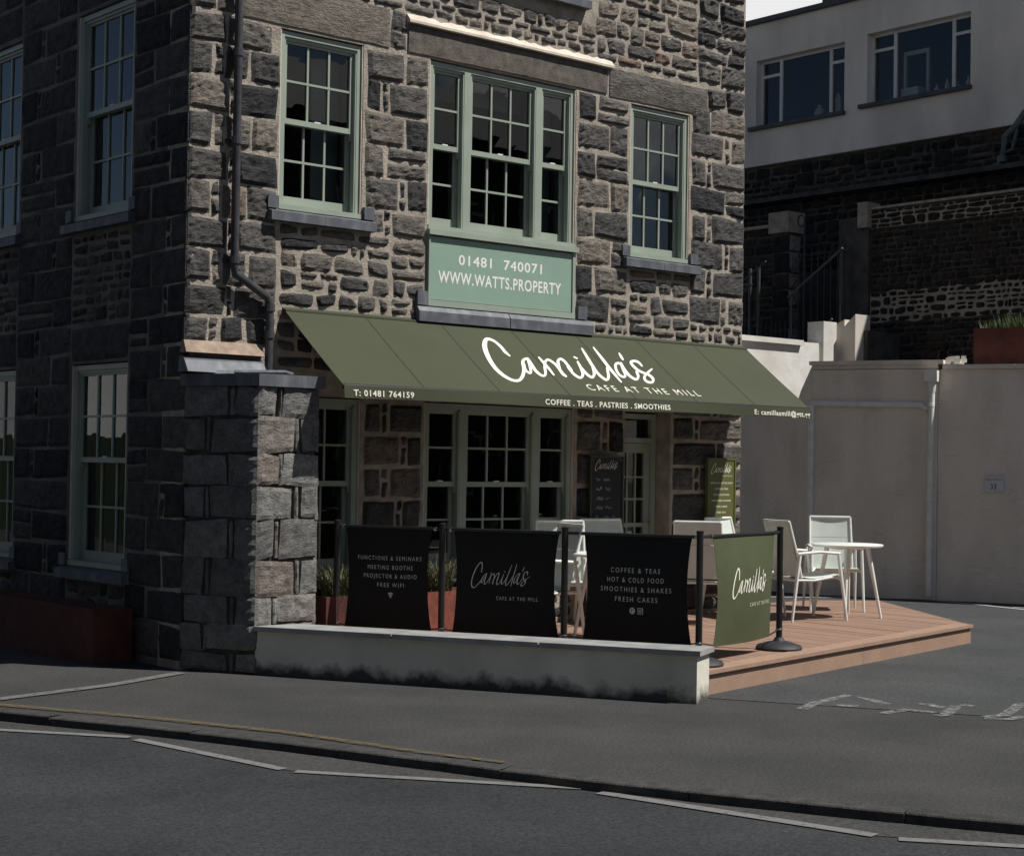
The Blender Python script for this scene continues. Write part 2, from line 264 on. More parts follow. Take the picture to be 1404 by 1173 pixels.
def obj(name, mb, m, parent=None, smooth=None):
    """vertices are given in world metres; the object sits at its parent's origin"""
    if smooth: mb.smooth = True
    o = bpy.data.objects.new(name, mesh(mb, name, M[m] if isinstance(m, str) else m)); COL.objects.link(o)
    if parent is not None: o.parent = parent; o.matrix_parent_inverse = parent_inv(parent)
    return o
def world_of(o):
    m = Matrix.Translation(o.location) @ o.rotation_euler.to_matrix().to_4x4() @ Matrix.Diagonal((*o.scale, 1))
    return world_of(o.parent) @ o.matrix_parent_inverse @ m if o.parent else m
def parent_inv(p): return world_of(p).inverted()
def thing(name, label, cat, loc=(0, 0, 0), rz=0.0, group=None):
    o = bpy.data.objects.new(name, None); COL.objects.link(o); o.location = loc; o.rotation_euler = (0, 0, rz); o.empty_display_size = 0.2
    o['label'] = label; o['category'] = cat
    if group: o['group'] = group
    return o
def tag(o, label, cat, group=None, kind=None):
    o['label'] = label; o['category'] = cat
    if group: o['group'] = group
    if kind: o['kind'] = kind
    return o
def struct(name, mb, m):
    o = obj(name, mb, m); o['kind'] = 'structure'; return o
_txt = {}
def text_mesh(s, bold=0.0):
    if (s, bold) in _txt: return _txt[(s, bold)]
    sp_ = 1.45 if bold < 0 else 1.12
    c = bpy.data.curves.new('lettering', 'FONT'); c.body = s; c.resolution_u = 3; c.offset = bold; c.space_character = sp_
    o = bpy.data.objects.new('lettering', c); COL.objects.link(o)
    dg = bpy.context.evaluated_depsgraph_get(); me = bpy.data.meshes.new_from_object(o.evaluated_get(dg))
    v = [tuple(p.co) for p in me.vertices]; f = [tuple(p.vertices) for p in me.polygons]
    bpy.data.objects.remove(o); bpy.data.meshes.remove(me)
    x0 = min(p[0] for p in v); x1 = max(p[0] for p in v); y0 = 0.0; y1 = 0.729
    _txt[(s, bold)] = ([((p[0] - x0) / (x1 - x0), (p[1] - y0) / (y1 - y0)) for p in v], f); return _txt[(s, bold)]
def put_text(mb, s, fn, x0, x1, yb, h, bold=0.012):
    """text s between x0..x1, baseline yb, cap height h, mapped to 3D by fn(x, y)"""
    v, f = text_mesh(s, bold); i = len(mb.v)
    mb.v += [tuple(fn(x0 + (x1 - x0) * a, yb + h * b)) for a, b in v]; mb.f += [tuple(i + k for k in q) for q in f]
# ------------------------------------------------------------------ stone laying
class Frame:
    """wall frame: u along the wall, z up, n outward"""
    def __init__(s, o, u, n): s.o = Vector(o); s.u = Vector(u).normalized(); s.n = Vector(n).normalized()
    def P(s, u, z, d=0.0): return s.o + s.u * u + Vector((0, 0, z)) + s.n * d
def cut_rows(u0, u1, z0, z1, rows, wmin, wmax, rng, alt=None):
    out = []; z = z0; k = 0
    hs = []
    while z < z1 - 0.02:
        h = rows[k % len(rows)] * rng.uniform(0.97, 1.03); h = min(h, z1 - z)
        if z1 - (z + h) < min(rows) * 0.5: h = z1 - z
        hs.append((z, z + h)); z += h; k += 1
    for k, (a, b) in enumerate(hs):
        u = u0
        if alt is not None:
            f = (0.62 if (k + alt) % 2 else 0.38) + rng.uniform(-.04, .04); m = u0 + (u1 - u0) * f
            if rng.random() < 0.45 and (u1 - u0) > 0.55:
                w = 0.07 + rng.random() * 0.04; zm = a + (b - a) * rng.uniform(.35, .65)
                out += [(u0, m - w / 2, a, b), (m - w / 2, m + w / 2, a, zm), (m - w / 2, m + w / 2, zm, b), (m + w / 2, u1, a, b)]
            else: out += [(u0, m, a, b), (m, u1, a, b)]
            continue
        while u < u1 - 0.02:
            w = rng.uniform(wmin, wmax); w = min(w, u1 - u)
            if u1 - (u + w) < wmin * 0.6: w = u1 - u
            out.append((u, u + w, a, b)); u += w
    return out
def cut_rubble(u0, u1, z0, z1, smax, smin, rng):
    w = u1 - u0; h = z1 - z0
    big = rng.uniform(0.55, 1.0) * smax
    if w <= big * 1.7 and h <= big and rng.random() < 0.97: 
        if w > 1.0 * smin: return [(u0, u1, z0, z1)]
    if h > big or (h > w * 0.9 and h > smin * 1.6):
        if w < 0.05 and h < .3: return [(u0, u1, z0, z1)]
        f = rng.uniform(0.36, 0.64); m = z0 + h * f
        return cut_rubble(u0, u1, z0, m, smax, smin, rng) + cut_rubble(u0, u1, m, z1, smax, smin, rng)
    if w < smin * 1.3: return [(u0, u1, z0, z1)]
    f = rng.uniform(0.34, 0.66); m = u0 + w * f
    return cut_rubble(u0, m, z0, z1, smax, smin, rng) + cut_rubble(m, u1, z0, z1, smax, smin, rng)
def make_stone(F, cell, rng, joint=0.011, proud=0.022, rough=0.012, roundness=0.0, jit=0.008, depth=0.03, edges=(1, 1, 1, 1), res=None, ek=.04):
    u0, u1, z0, z1 = cell
    w = u1 - u0; h = z1 - z0
    if w < 0.03 or h < 0.03: return None
    g = min(joint, w * 0.2, h * 0.2)
    c = [(u0 + g * edges[0], z0 + g * edges[2]), (u1 - g * edges[1], z0 + g * edges[2]), (u1 - g * edges[1], z1 - g * edges[3]), (u0 + g * edges[0], z1 - g * edges[3])]
    jj = min(jit, w * .16, h * .16)
    c = [(a + rng.uniform(-jj, jj) * (1 if (edges[0] if i in (0, 3) else edges[1]) else 0), b + rng.uniform(-jj, jj)) for i, (a, b) in enumerate(c)]
    nu, nv = res or (max(3, min(11, int(w / 0.034) + 1)), max(3, min(8, int(h / 0.034) + 1)))
    sd = rng.uniform(0, 100); v = []; f = []
    rr = roundness
    fx = rng.uniform(-1, 1); fz = rng.uniform(-1, 1)
    for j in range(nv + 1):
        for i in range(nu + 1):
            a = i / nu; b = j / nv; x = a * 2 - 1; y = b * 2 - 1
            if rr > 0:      # square to rounded square
                m_ = max(abs(x), abs(y)); L = math.hypot(x, y) or 1; k = (1 - rr) + rr * (m_ / L) ; x *= k; y *= k
            a = (x + 1) / 2; b = (y + 1) / 2
            pu = (c[0][0] * (1 - a) + c[1][0] * a) * (1 - b) + (c[3][0] * (1 - a) + c[2][0] * a) * b
            pz = (c[0][1] * (1 - a) + c[1][1] * a) * (1 - b) + (c[3][1] * (1 - a) + c[2][1] * a) * b
            edge = i in (0, nu) or j in (0, nv)
            if edge: 
                n_ = noise.noise(Vector((pu * 14 + sd, pz * 14, 3))); pu += n_ * 0.006 * (0 if (i == 0 and not edges[0]) or (i == nu and not edges[1]) else 1); pz += noise.noise(Vector((pz * 14, pu * 14 + sd, 7))) * 0.006
                d = proud * ek
            else:
                q1 = noise.noise(Vector((pu * 8 + sd + pz * 3, pz * 9, 0))); q2 = noise.noise(Vector((pu * 21 + sd + pz * 9, pz * 24, 5)))
                d = proud + rough * (.7 - 1.7 * abs(q1) + 1.0 * q2) + (fx * (a - .5) + fz * (b - .5)) * rough
            v.append(F.P(pu, pz, d))
    for j in range(nv):
        for i in range(nu):
            q = j * (nu + 1) + i; f.append((q, q + 1, q + nu + 2, q + nu + 1))
    rim = [i for i in range(nu + 1)] + [j * (nu + 1) + nu for j in range(1, nv + 1)] + [nv * (nu + 1) + i for i in range(nu - 1, -1, -1)] + [j * (nu + 1) for j in range(nv - 1, 0, -1)]
    base = len(v); dn = F.n * -(depth + proud * .2)
    for r_ in rim: v.append(v[r_] + dn)
    n = len(rim)
    for k in range(n): f.append((rim[k], base + k, base + (k + 1) % n, rim[(k + 1) % n]))
    ctr = F.P((u0 + u1) / 2, (z0 + z1) / 2, proud)
    if F.u.cross(Vector((0, 0, 1))).dot(F.n) < 0: f = [tuple(reversed(q)) for q in f]
    return dict(v=v, f=f, c=ctr, area=w * h, n=F.n)
STONES = {}
def lay(key, F, cells, tone, rng, name='stone', material='stone', **kw):
    for ce in cells:
        e = kw.pop('edges', (1, 1, 1, 1)) if False else kw.get('edges', (1, 1, 1, 1))
        k2 = dict(kw); k2['edges'] = e(ce) if callable(e) else e
        s = make_stone(F, ce, rng, **k2)
        if s:
            s['tone'] = min(1, max(0, rng.gauss(*tone))); s['name'] = name; s['mat'] = material; STONES.setdefault(key, []).append(s)
def screen_size(s):
    d = s['c'] - CAM; z = d.dot(fwd)
    if z < 1: return 0
    x = d.dot(right) / z; y = d.dot(up) / z
    k = s['area'] / (z * z) * max(0.02, abs(d.normalized().dot(s['n'])))
    return k if abs(x) < 0.31 and abs(y) < 0.262 and d.dot(s['n']) < 0 else k * 1e-4
def tone_attr(me, vals):
    a = me.attributes.new('tone', 'FLOAT', 'FACE'); a.data.foreach_set('value', vals)
def finish_stones(key, parent, limit=300):
    L = sorted(STONES[key], key=screen_size, reverse=True)
    for s in L[:limit]:
        me = bpy.data.meshes.new(s['name']); me.from_pydata([tuple(p) for p in s['v']], [], s['f']); me.materials.append(M[s['mat']]); tone_attr(me, [s['tone']] * len(s['f'])); me.update()
        o = bpy.data.objects.new(s['name'], me); COL.objects.link(o); o.parent = parent; o.matrix_parent_inverse = parent_inv(parent)
    rest = L[limit:]
    by = {}
    for s in rest: by.setdefault(s['mat'], []).append(s)
    for m_, ss in by.items():
        v = []; f = []; t = []
        for s in ss:
            i = len(v); v += [tuple(p) for p in s['v']]; f += [tuple(i + k for k in q) for q in s['f']]; t += [s['tone']] * len(s['f'])
        me = bpy.data.meshes.new('stone_infill'); me.from_pydata(v, [], f); me.materials.append(M[m_]); tone_attr(me, t)
        o = bpy.data.objects.new('stone_infill', me); COL.objects.link(o); o.parent = parent; o.matrix_parent_inverse = parent_inv(parent); o['kind'] = 'stuff'
# ------------------------------------------------------------------ ground
STREET = Vector((0.45, -0.893, 0)); STN = Vector((0.893, 0.45, 0))       # along the pavement, and away from the road
kerb_pts = [(-6.2, 7.2), (-3.4, 1.6), (-2.074, -1.356), (-1.592, -2.398), (-1.18, -3.397), (-0.944, -4.294), (-0.62, -5.309), (-0.294, -6.056), (0.056, -6.847), (0.306, -7.342), (1.9, -10.4), (6.5, -19.5)]
kerb_pts = [Vector((x, y, 0)) for x, y in kerb_pts]
def resample(pts, step):
    out = [pts[0]]; acc = 0
    for a, b in zip(pts, pts[1:]):
        L = (b - a).length; d = step - acc
        while d <= L: out.append(a + (b - a) * (d / L)); d += step
        acc = (acc + L) % step
    return out
kr = resample(kerb_pts, 0.55)
def smooth_pts(p, it=3):
    for _ in range(it): p = [p[0]] + [(p[i - 1] + p[i] * 2 + p[i + 1]) / 4 for i in range(1, len(p) - 1)] + [p[-1]]
    return p
kr = smooth_pts(kr, 4)
def side(p, i):
    t = (p[min(i + 1, len(p) - 1)] - p[max(i - 1, 0)]).normalized(); return Vector((-t.y, t.x, 0))      # towards the yard
RZ = -0.055
mb = MB()
mb.poly([(-120, -120, RZ), (120, -120, RZ), (120, 120, RZ), (-120, 120, RZ)]); struct('road', mb, 'road')
# pavement: solid slab behind the kerb
mb = MB(); inner = [p + side(kr, i) * 0.12 for i, p in enumerate(kr)]
far_l = Vector((-10, 90, 0)); ring = [Vector((x.x, x.y, 0)) for x in inner] + [Vector((70, -19.5, 0)), Vector((90, 40, 0)), Vector((60, 90, 0)), Vector((-25, 90, 0)), Vector((-16, 20, 0))]
mb.poly(ring); struct('pavement', mb, 'pave')
k = thing('kerb', 'long worn granite kerb between the road and the pavement', 'kerb', tuple(kr[8]))
rng = random.Random(4)
n_k = 0
for i in range(0, len(kr) - 2, 2):
    a, b, c = kr[i], kr[i + 1], kr[i + 2]; ia, ib, ic = [kr[q] + side(kr, q) * 0.13 for q in (i, i + 1, i + 2)]
    g = (c - a).normalized() * 0.004; mb = MB(); dz = rng.uniform(-.006, .006)
    top = [a + g, b, c - g, ic - g, ib, ia + g]
    bot = []
    nseg = 6; vv = []
    for q in range(nseg + 1):           # face edge with worn irregular arris
        t = q / nseg; p = (a + g).lerp(b, t * 2) if t < .5 else b.lerp(c - g, t * 2 - 1); s_ = side(kr, i + 1)
        w = rng.uniform(0, .012); vv.append((p - s_ * 0.0 + s_ * w, p + s_ * 0.13))
    ch = 0.007
    for q in range(nseg):
        (p0, r0), (p1, r1) = vv[q], vv[q + 1]; s_ = side(kr, i + 1) * ch
        Z = lambda p, z: (p.x, p.y, z)
        mb.quad(Z(p0, RZ - .05), Z(p1, RZ - .05), Z(p1, dz + .004 - ch), Z(p0, dz + .004 - ch))
        mb.quad(Z(p0, dz + .004 - ch), Z(p1, dz + .004 - ch), Z(p1 + s_, dz + .004), Z(p0 + s_, dz + .004))
        mb.quad(Z(p0 + s_, dz + .004), Z(p1 + s_, dz + .004), Z(r1, .004 + dz * .4), Z(r0, .004 + dz * .4))
    for (p, r_) in (vv[0], vv[-1]): mb.quad((p.x, p.y, RZ - .05), (r_.x, r_.y, RZ - .05), (r_.x, r_.y, 0.004), (p.x, p.y, dz + .004 - ch))
    obj('kerb_stone', mb, 'kerb', k)
# yard surface (newer asphalt) in front of the cafe
mb = MB(); mb.poly([(2.30, -3.55, .004), (2.62, -4.15, .004), (3.35, -5.47, .004), (5.2, -9.0, .004), (12, -22, .004), (60, -18, .004), (50, 14, .004), (9.5, 6, .004), (2.3, 6, .004)]); struct('yard', mb, 'yard')
def strip(mb, pts, w, z, ends=(0, 0)):
    pts = [Vector((p[0], p[1], z)) for p in pts]; L = []
    for i, p in enumerate(pts):
        s_ = side(pts, i); ww = w[i] if isinstance(w, (list, tuple)) else w; L.append((p - s_ * ww / 2, p + s_ * ww / 2))
    for q in range(len(L) - 1): mb.quad(L[q][0], L[q + 1][0], L[q + 1][1], L[q][1])
    return mb
mb = MB(); gi = [p for p in kr if -9 < p.y < 3.0]; dash = [(-2.9, 0.6), (-2.224, -1.70), (-1.707, -2.41), (-1.547, -3.869), (-1.528, -3.965), (-0.579, -5.255), (-0.261, -6.915), (0.104, -7.471), (1.0, -8.9)]
def x_at(line, y):
    for (xa, ya), (xb, yb) in zip(line, line[1:]):
        if yb <= y <= ya: return xa + (xb - xa) * (ya - y) / (ya - yb)
    return line[-1][0]
kl = [(p.x, p.y) for p in kr]; ys = [0.5 - 9.2 * q / 46 for q in range(47)]
for ya, yb in zip(ys, ys[1:]):
    la, lb = x_at(dash, ya), x_at(dash, yb); ra, rb = x_at(kl, ya) + .02, x_at(kl, yb) + .02
    if ra > la and rb > lb: mb.quad((la, ya, RZ + .003), (lb, yb, RZ + .003), (rb, yb, RZ + .003), (ra, ya, RZ + .003))
struct('gutter', mb, 'pave')
g_ = 'white dashes along the edge of the road'
for pts, w, lab in [([(-5.2, 4.0), (-2.224, -1.70), (-1.707, -2.41)], .075, 'white dash leftmost on the road, running out of the photo'),
               ([(-1.718, -2.504), (-1.547, -3.869)], .075, 'short slanting white dash second from the left on the road'),
               ([(-1.528, -3.965), (-0.579, -5.255)], .075, 'long white dash in the middle of the road edge'),
               ([(-0.586, -5.397), (-0.261, -6.915)], .085, 'long slanting white dash right of the middle dash'),
               ([(-0.237, -7.029), (0.104, -7.471), (1.1, -8.8)], .075, 'white dash at the bottom right corner of the road')]:
    mb = MB(); strip(mb, pts, w, RZ + .0065); tag(obj('road_marking', mb, 'paint_white'), lab, 'road marking', g_)
mb = MB(); strip(mb, [(-3.4, 2.0), (-1.938, -1.05), (-1.423, -2.078), (-1.013, -3.136), (-0.799, -4.104), (-0.625, -4.666)], [.10, .095, .09, .08, .07, .05], .009)
tag(obj('yellow_line', mb, 'paint_yellow'), 'worn yellow line on the pavement just behind the kerb', 'road marking')
mb = MB(); strip(mb, [(-1.93, -.818), (-0.887, -0.559), (-0.1, -0.21)], .11, .009); tag(obj('pavement_line', mb, 'paint_pave'), 'faded white line slanting across the pavement to the dark wall', 'road marking')
mb = MB(); strip(mb, [(9.9, 2.6), (10.85, 1.86), (11.5, 1.22), (11.45, 0.85), (11.38, 0.30), (11.26, -0.39), (11.1, -1.6)], .085, .010); strip(mb, [(11.40, -0.15), (11.55, -0.42), (11.32, -0.62)], .05, .0115)
tag(obj('bay_line', mb, 'paint_yard'), 'thin white line on the yard in front of the rendered wall', 'road marking')
# worn painted letters on the yard
wl = [[(2.392, -4.29), (2.72, -4.14), (3.27, -4.01), (3.17, -4.30), (3.10, -4.47)], [(2.75, -4.31), (2.85, -4.42)], [(2.70, -4.75), (2.80, -4.73), (3.02, -4.72)], [(2.99, -4.73), (3.02, -4.93)],
      [(3.33, -4.60), (3.28, -4.82)], [(2.92, -5.02), (3.0, -5.03), (3.42, -4.83)], [(3.50, -4.80), (3.52, -4.90)], [(3.08, -5.28), (3.18, -5.40), (3.38, -5.40)], [(3.12, -5.26), (3.32, -5.28), (3.95, -5.02)], [(3.2, -5.5), (3.55, -5.62)]]
mb = MB()
for q, p in enumerate(wl): strip(mb, p, .085, .0065 + .0003 * q)
tag(obj('worn_lettering', mb, 'paint_worn'), 'worn illegible white lettering painted on the yard by the pavement', 'road marking')
# ------------------------------------------------------------------ cafe building
B = thing('stone_building', 'old mill building of dark rock-faced stone with pale joints and sage green sash windows', 'building', (0, 0, 0))
FW = Frame((0, 0, 0), (1, 0, 0), (0, -1, 0)); LW = Frame((0, 0, 0), (0, 1, 0), (-1, 0, 0))
XE = 6.57; TOP = 8.6; DEP = 6.5; TH = 0.34
F_OPEN = [(0.84, 1.68, 3.73, 5.23), (2.40, 4.17, 3.72, 5.24), (4.90, 5.74, 3.71, 5.22), (2.40, 4.17, 6.12, 7.6), (0.84, 1.68, 6.2, 7.6),
          (0.84, 1.71, .70, 2.20), (2.40, 4.20, .72, 2.20), (4.88, 5.52, .16, 2.20)]
L_OPEN = [(0.93, 1.96, 3.72, 5.54), (3.10, 4.13, 3.72, 5.54), (0.93, 1.96, .72, 2.47), (3.10, 4.13, .72, 2.47)]
PANEL = (2.40, 4.16, 3.06, 3.72)
def wall_with_holes(F, u0, u1, z0, z1, holes, th, u_in0=0.0):
    us = sorted({u0, u1, *[h[0] for h in holes], *[h[1] for h in holes]}); zs = sorted({z0, z1, *[h[2] for h in holes], *[h[3] for h in holes]}); mb = MB()
    def solid(i, j):
        if i < 0 or j < 0 or i >= len(us) - 1 or j >= len(zs) - 1: return False
        u = (us[i] + us[i + 1]) / 2; z = (zs[j] + zs[j + 1]) / 2
        return not any(h[0] < u < h[1] and h[2] < z < h[3] for h in holes)
    for i in range(len(us) - 1):
        for j in range(len(zs) - 1):
            if not solid(i, j): continue
            a, b, c, d = us[i], us[i + 1], zs[j], zs[j + 1]; P = F.P
            mb.quad(P(a, c), P(b, c), P(b, d), P(a, d)); mb.quad(P(a, c, -th), P(a, d, -th), P(b, d, -th), P(b, c, -th))
            if not solid(i - 1, j): mb.quad(P(a, c), P(a, d), P(a, d, -th), P(a, c, -th))
            if not solid(i + 1, j): mb.quad(P(b, c), P(b, c, -th), P(b, d, -th), P(b, d))
            if not solid(i, j - 1): mb.quad(P(a, c), P(a, c, -th), P(b, c, -th), P(b, c))
            if not solid(i, j + 1): mb.quad(P(a, d), P(b, d), P(b, d, -th), P(a, d, -th))
    return mb
obj('front_wall', wall_with_holes(FW, 0, XE, -.1, TOP, F_OPEN, TH), 'mortar', B)
obj('side_wall', wall_with_holes(LW, TH + .002, DEP, -.1, TOP, L_OPEN, TH), 'mortar_shaded', B)
mb = MB(); mb.quad((0, 0, -.1), (0, TH + .002, -.1), (0, TH + .002, TOP), (0, 0, TOP)); 
mb = MB(); mb.bx(XE - TH, XE - .001, TH + .002, DEP, -.1, TOP); mb.bx(TH, XE - TH, DEP - TH, DEP, -.1, TOP); obj('rear_wall', mb, 'mortar_dark', B)
mb = MB(); mb.prism([(-.15, -.15, TOP), (XE + .15, -.15, TOP), (XE / 2, -.15, TOP + 2.1)], (0, DEP + .3, 0)); obj('roof', mb, 'tile_grey', B)
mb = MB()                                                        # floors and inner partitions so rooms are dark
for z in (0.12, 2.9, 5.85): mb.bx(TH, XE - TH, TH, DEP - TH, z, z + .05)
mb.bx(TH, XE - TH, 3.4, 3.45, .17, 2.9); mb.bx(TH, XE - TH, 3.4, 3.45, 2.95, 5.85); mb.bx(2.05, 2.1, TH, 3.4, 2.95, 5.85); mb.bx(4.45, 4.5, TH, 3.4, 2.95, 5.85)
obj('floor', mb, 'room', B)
rng = random.Random(21)
def grid_down(ztop, h, n): return ztop - h * n
lc = lambda ce: (0 if ce[0] < 0.02 else 1, 1, 1, 1)
S = dict(proud=0.015, rough=0.015, joint=0.013, jit=.020, roundness=.045)
# front: corner strip
def courses(u0, u1, zs, rng, alt=0, small=0.45):
    out = []
    for k in range(len(zs) - 1):
        a, b = zs[k], zs[k + 1]; f = (0.64 if (k + alt) % 2 else 0.36) + rng.uniform(-.04, .04); m = u0 + (u1 - u0) * f
        q = rng.random()
        if q < small:
            w = rng.uniform(.065, .10); zm = a + (b - a) * rng.uniform(.35, .65); out += [(u0, m - w / 2, a, b), (m - w / 2, m + w / 2, a, zm), (m - w / 2, m + w / 2, zm, b), (m + w / 2, u1, a, b)]
        elif q < small + .2 and (u1 - m) > .2:
            zm = a + (b - a) * rng.uniform(.42, .58); out += [(u0, m, a, b), (m, u1, a, zm), (m, u1, zm, b)]
        else: out += [(u0, m, a, b), (m, u1, a, b)]
    return out
zc = [2.60, 2.81, 3.06, 3.34, 3.60, 3.885, 4.16, 4.44, 4.725, 5.0, 5.24]
def strip_corner(u0, u1, zs, rng, alt=0):
    out = []
    for k in range(len(zs) - 1):
        a, b = zs[k], zs[k + 1]
        if (k + alt) % 2: out += [(u0, .33, a, b), (.33, u1 - .06, a, b)] if rng.random() < .4 else [(u0, .36, a, b), (.36, .42, a, (a + b) / 2), (.36, .42, (a + b) / 2, b), (.42, u1, a, b)]
        else:
            m = rng.uniform(.19, .23); out += [(u0, m, a, b), (m, m + .10, a, a + (b - a) * .55), (m, m + .10, a + (b - a) * .55, b), (m + .10, m + .34, a, b), (m + .34, u1, a, b)]
    return out
lay('B', FW, strip_corner(-.012, .835, zc, rng), (.34, .22), rng, edges=lc, name='quoin_stone', **S)
lay('B', FW, courses(1.70, 2.385, [3.62, 3.84, 4.12, 4.40, 4.68, 4.96, 5.23], rng), (.42, .24), rng, **S)
lay('B', FW, courses(4.19, 4.885, [3.02, 3.30, 3.57, 3.84, 4.12, 4.40, 4.68, 4.96, 5.23], rng, alt=1), (.46, .25), rng, **S)
lay('B', FW, courses(5.77, XE + .012, [3.12, 3.40, 3.68, 3.96, 4.24, 4.52, 4.80, 5.06, 5.34], rng, alt=1, small=.55), (.34, .22), rng, name='quoin_stone', edges=lambda c: (1, 0 if c[1] > XE else 1, 1, 1), **S)
rub = dict(proud=0.014, rough=0.012, joint=0.018, roundness=0.34, jit=.026)
lay('B', FW, cut_rubble(.84, 2.0, 2.93, 3.62, .30, .13, rng), (.42, .22), rng, **rub)
lay('B', FW, cut_rubble(2.0, 2.39, 2.93, 3.62, .27, .11, rng), (.42, .22), rng, **rub)
lay('B', FW, cut_rubble(4.19, 4.9, 2.93, 3.02, .16, .09, rng) + cut_rubble(4.9, 5.77, 2.93, 3.60, .32, .13, rng), (.5, .24), rng, **{**rub, 'joint': .014, 'roundness': .25})
lay('B', FW, cut_rubble(5.77, XE + .01, 2.93, 3.12, .2, .1, rng), (.35, .2), rng, **rub)
# above the windows
lay('B', FW, [(.44, 1.96, 5.245, 5.60)], (.75, .02), rng, name='lintel', res=(14, 5), proud=.016, rough=.006, joint=.008, ek=.7)
lay('B', FW, [(-.012, .22, 5.24, 5.58), (.22, .44, 5.24, 5.42), (.22, .44, 5.42, 5.58), (1.96, 2.14, 5.24, 5.42), (1.96, 2.14, 5.42, 5.60)], (.4, .15), rng, edges=lc, **S)
lay('B', FW, cut_rubble(-.012, 2.1, 5.60, 6.2, .30, .12, rng) , (.45, .2), rng, **{**rub, 'roundness': .2})
lay('B', FW, [(2.15, 4.57, 5.255, 5.50)], (.6, .02), rng, name='lintel', material='lintel', res=(20, 4), proud=.016, rough=.002, joint=.004, ek=.85)
lay('B', FW, [(4.60, 6.0, 5.235, 5.52)], (.5, .02), rng, name='lintel', res=(14, 4), proud=.018, rough=.010, joint=.008, ek=.5)
lay('B', FW, cut_rubble(2.1, 4.42, 5.60, 5.90, .25, .12, rng), (.55, .22), rng, **{**rub, 'joint': .012, 'roundness': .25})
lay('B', FW, cut_rubble(4.42, 5.85, 5.57, 7.0, .31, .12, rng), (.6, .25), rng, **{**rub, 'joint': .012, 'roundness': .25, 'rough': .015})
lay('B', FW, cut_rubble(5.85, XE + .012, 5.57, 7.0, .34, .14, rng) + [(6.0, 6.28, 5.34, 5.57), (6.28, XE + .012, 5.34, 5.57)], (.3, .15), rng, **{**rub, 'joint': .010, 'roundness': .1, 'rough': .022, 'proud': .02})
lay('B', FW, cut_rubble(-.012, .8, 6.2, 8.5, .34, .16, rng) + cut_rubble(1.72, 2.36, 6.2, 8.5, .34, .16, rng) + cut_rubble(4.2, 6.5, 7.0, 8.5, .34, .16, rng) + cut_rubble(.84, 4.15, 7.65, 8.5, .34, .16, rng), (.4, .2), rng, **{**rub, 'roundness': .2, 'res': (3, 3)})
# ground floor, mostly in the shade of the awning
big = dict(proud=0.024, rough=0.014, joint=0.019, roundness=.06, jit=.012)
lay('B', FW, courses(1.74, 2.385, [.22, .50, .80, 1.08, 1.34, 1.62, 1.90, 2.18, 2.42], rng, small=.65), (.45, .15), rng, **big)
lay('B', FW, courses(4.22, 4.865, [.2, .52, .84, 1.15, 1.46, 1.78, 2.10, 2.40], rng, small=.5), (.4, .15), rng, **big)
lay('B', FW, courses(5.54, XE + .01, [.2, .50, .80, 1.10, 1.40, 1.66, 1.92, 2.16, 2.40], rng, small=.5), (.35, .15), rng, edges=lambda c: (1, 0 if c[1] > XE else 1, 1, 1), **big)
lay('B', FW, cut_rubble(.84, XE, 2.42, 2.91, .25, .15, rng), (.4, .2), rng, **{**rub, 'res': (3, 3)})
lay('B', FW, cut_rubble(.0, .82, .1, 2.2, .32, .15, rng) + [(.84, 1.7, .2, .45), (.84, 1.7, .45, .68)] + cut_rubble(2.4, 4.2, .2, .70, .26, .15, rng), (.4, .2), rng, **{**rub, 'res': (3, 3)})
# side wall, its shade put into darker stone tones
zl = [.05, .34, .62, .90, 1.18, 1.46, 1.74, 2.02, 2.30, 2.56, 2.81, 3.06, 3.34, 3.60, 3.885, 4.16, 4.44, 4.725, 5.0, 5.28, 5.56, 5.84, 6.12]
sl = dict(proud=0.015, rough=0.010, joint=0.012, jit=.016, roundness=.04)
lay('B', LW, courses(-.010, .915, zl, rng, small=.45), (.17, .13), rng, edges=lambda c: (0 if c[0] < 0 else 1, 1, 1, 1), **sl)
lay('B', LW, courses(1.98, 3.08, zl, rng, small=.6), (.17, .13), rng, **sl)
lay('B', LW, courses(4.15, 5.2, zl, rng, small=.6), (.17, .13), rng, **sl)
for u in (.92, 3.09):
    lay('B', LW, [(u, u + 1.05, 5.56, 5.86), (u, u + 1.05, 2.49, 2.80)], (.2, .05), rng, name='lintel', **sl)
    lay('B', LW, cut_rubble(u, u + 1.05, 2.82, 3.58, .22, .11, rng) + cut_rubble(u, u + 1.05, .05, .60, .3, .14, rng) + cut_rubble(u, u + 1.05, 5.88, 6.12, .3, .14, rng), (.3, .15), rng, **{**rub, 'joint': .015, 'roundness': .2})
finish_stones('B', B, 300)
# mortar flashing over the long lintel, tan band and lead over the buttress
mb = MB(); rng = random.Random(5); N = 40
pts_t = [(2.13 + (4.62 - 2.13) * i / N, 5.585 + rng.uniform(-.012, .012)) for i in range(N + 1)]
for (a, za), (b, zb) in zip(pts_t, pts_t[1:]):
    mb.quad((a, -.004, za), (b, -.004, zb), (b, -.055, 5.530), (a, -.055, 5.530)); mb.quad((a, -.055, 5.530), (b, -.055, 5.530), (b, -.055, 5.508), (a, -.055, 5.508)); mb.quad((a, -.055, 5.508), (b, -.055, 5.508), (b, -.0, 5.508), (a, -.0, 5.508))
mb.poly([(4.62, -.004, pts_t[-1][1]), (4.62, -.0, 5.508), (4.62, -.055, 5.508), (4.62, -.055, 5.530)]); mb.poly([(2.13, -.004, pts_t[0][1]), (2.13, -.055, 5.530), (2.13, -.055, 5.508), (2.13, 0, 5.508)])
obj('mortar_flashing', mb, 'mortar_pale', B)
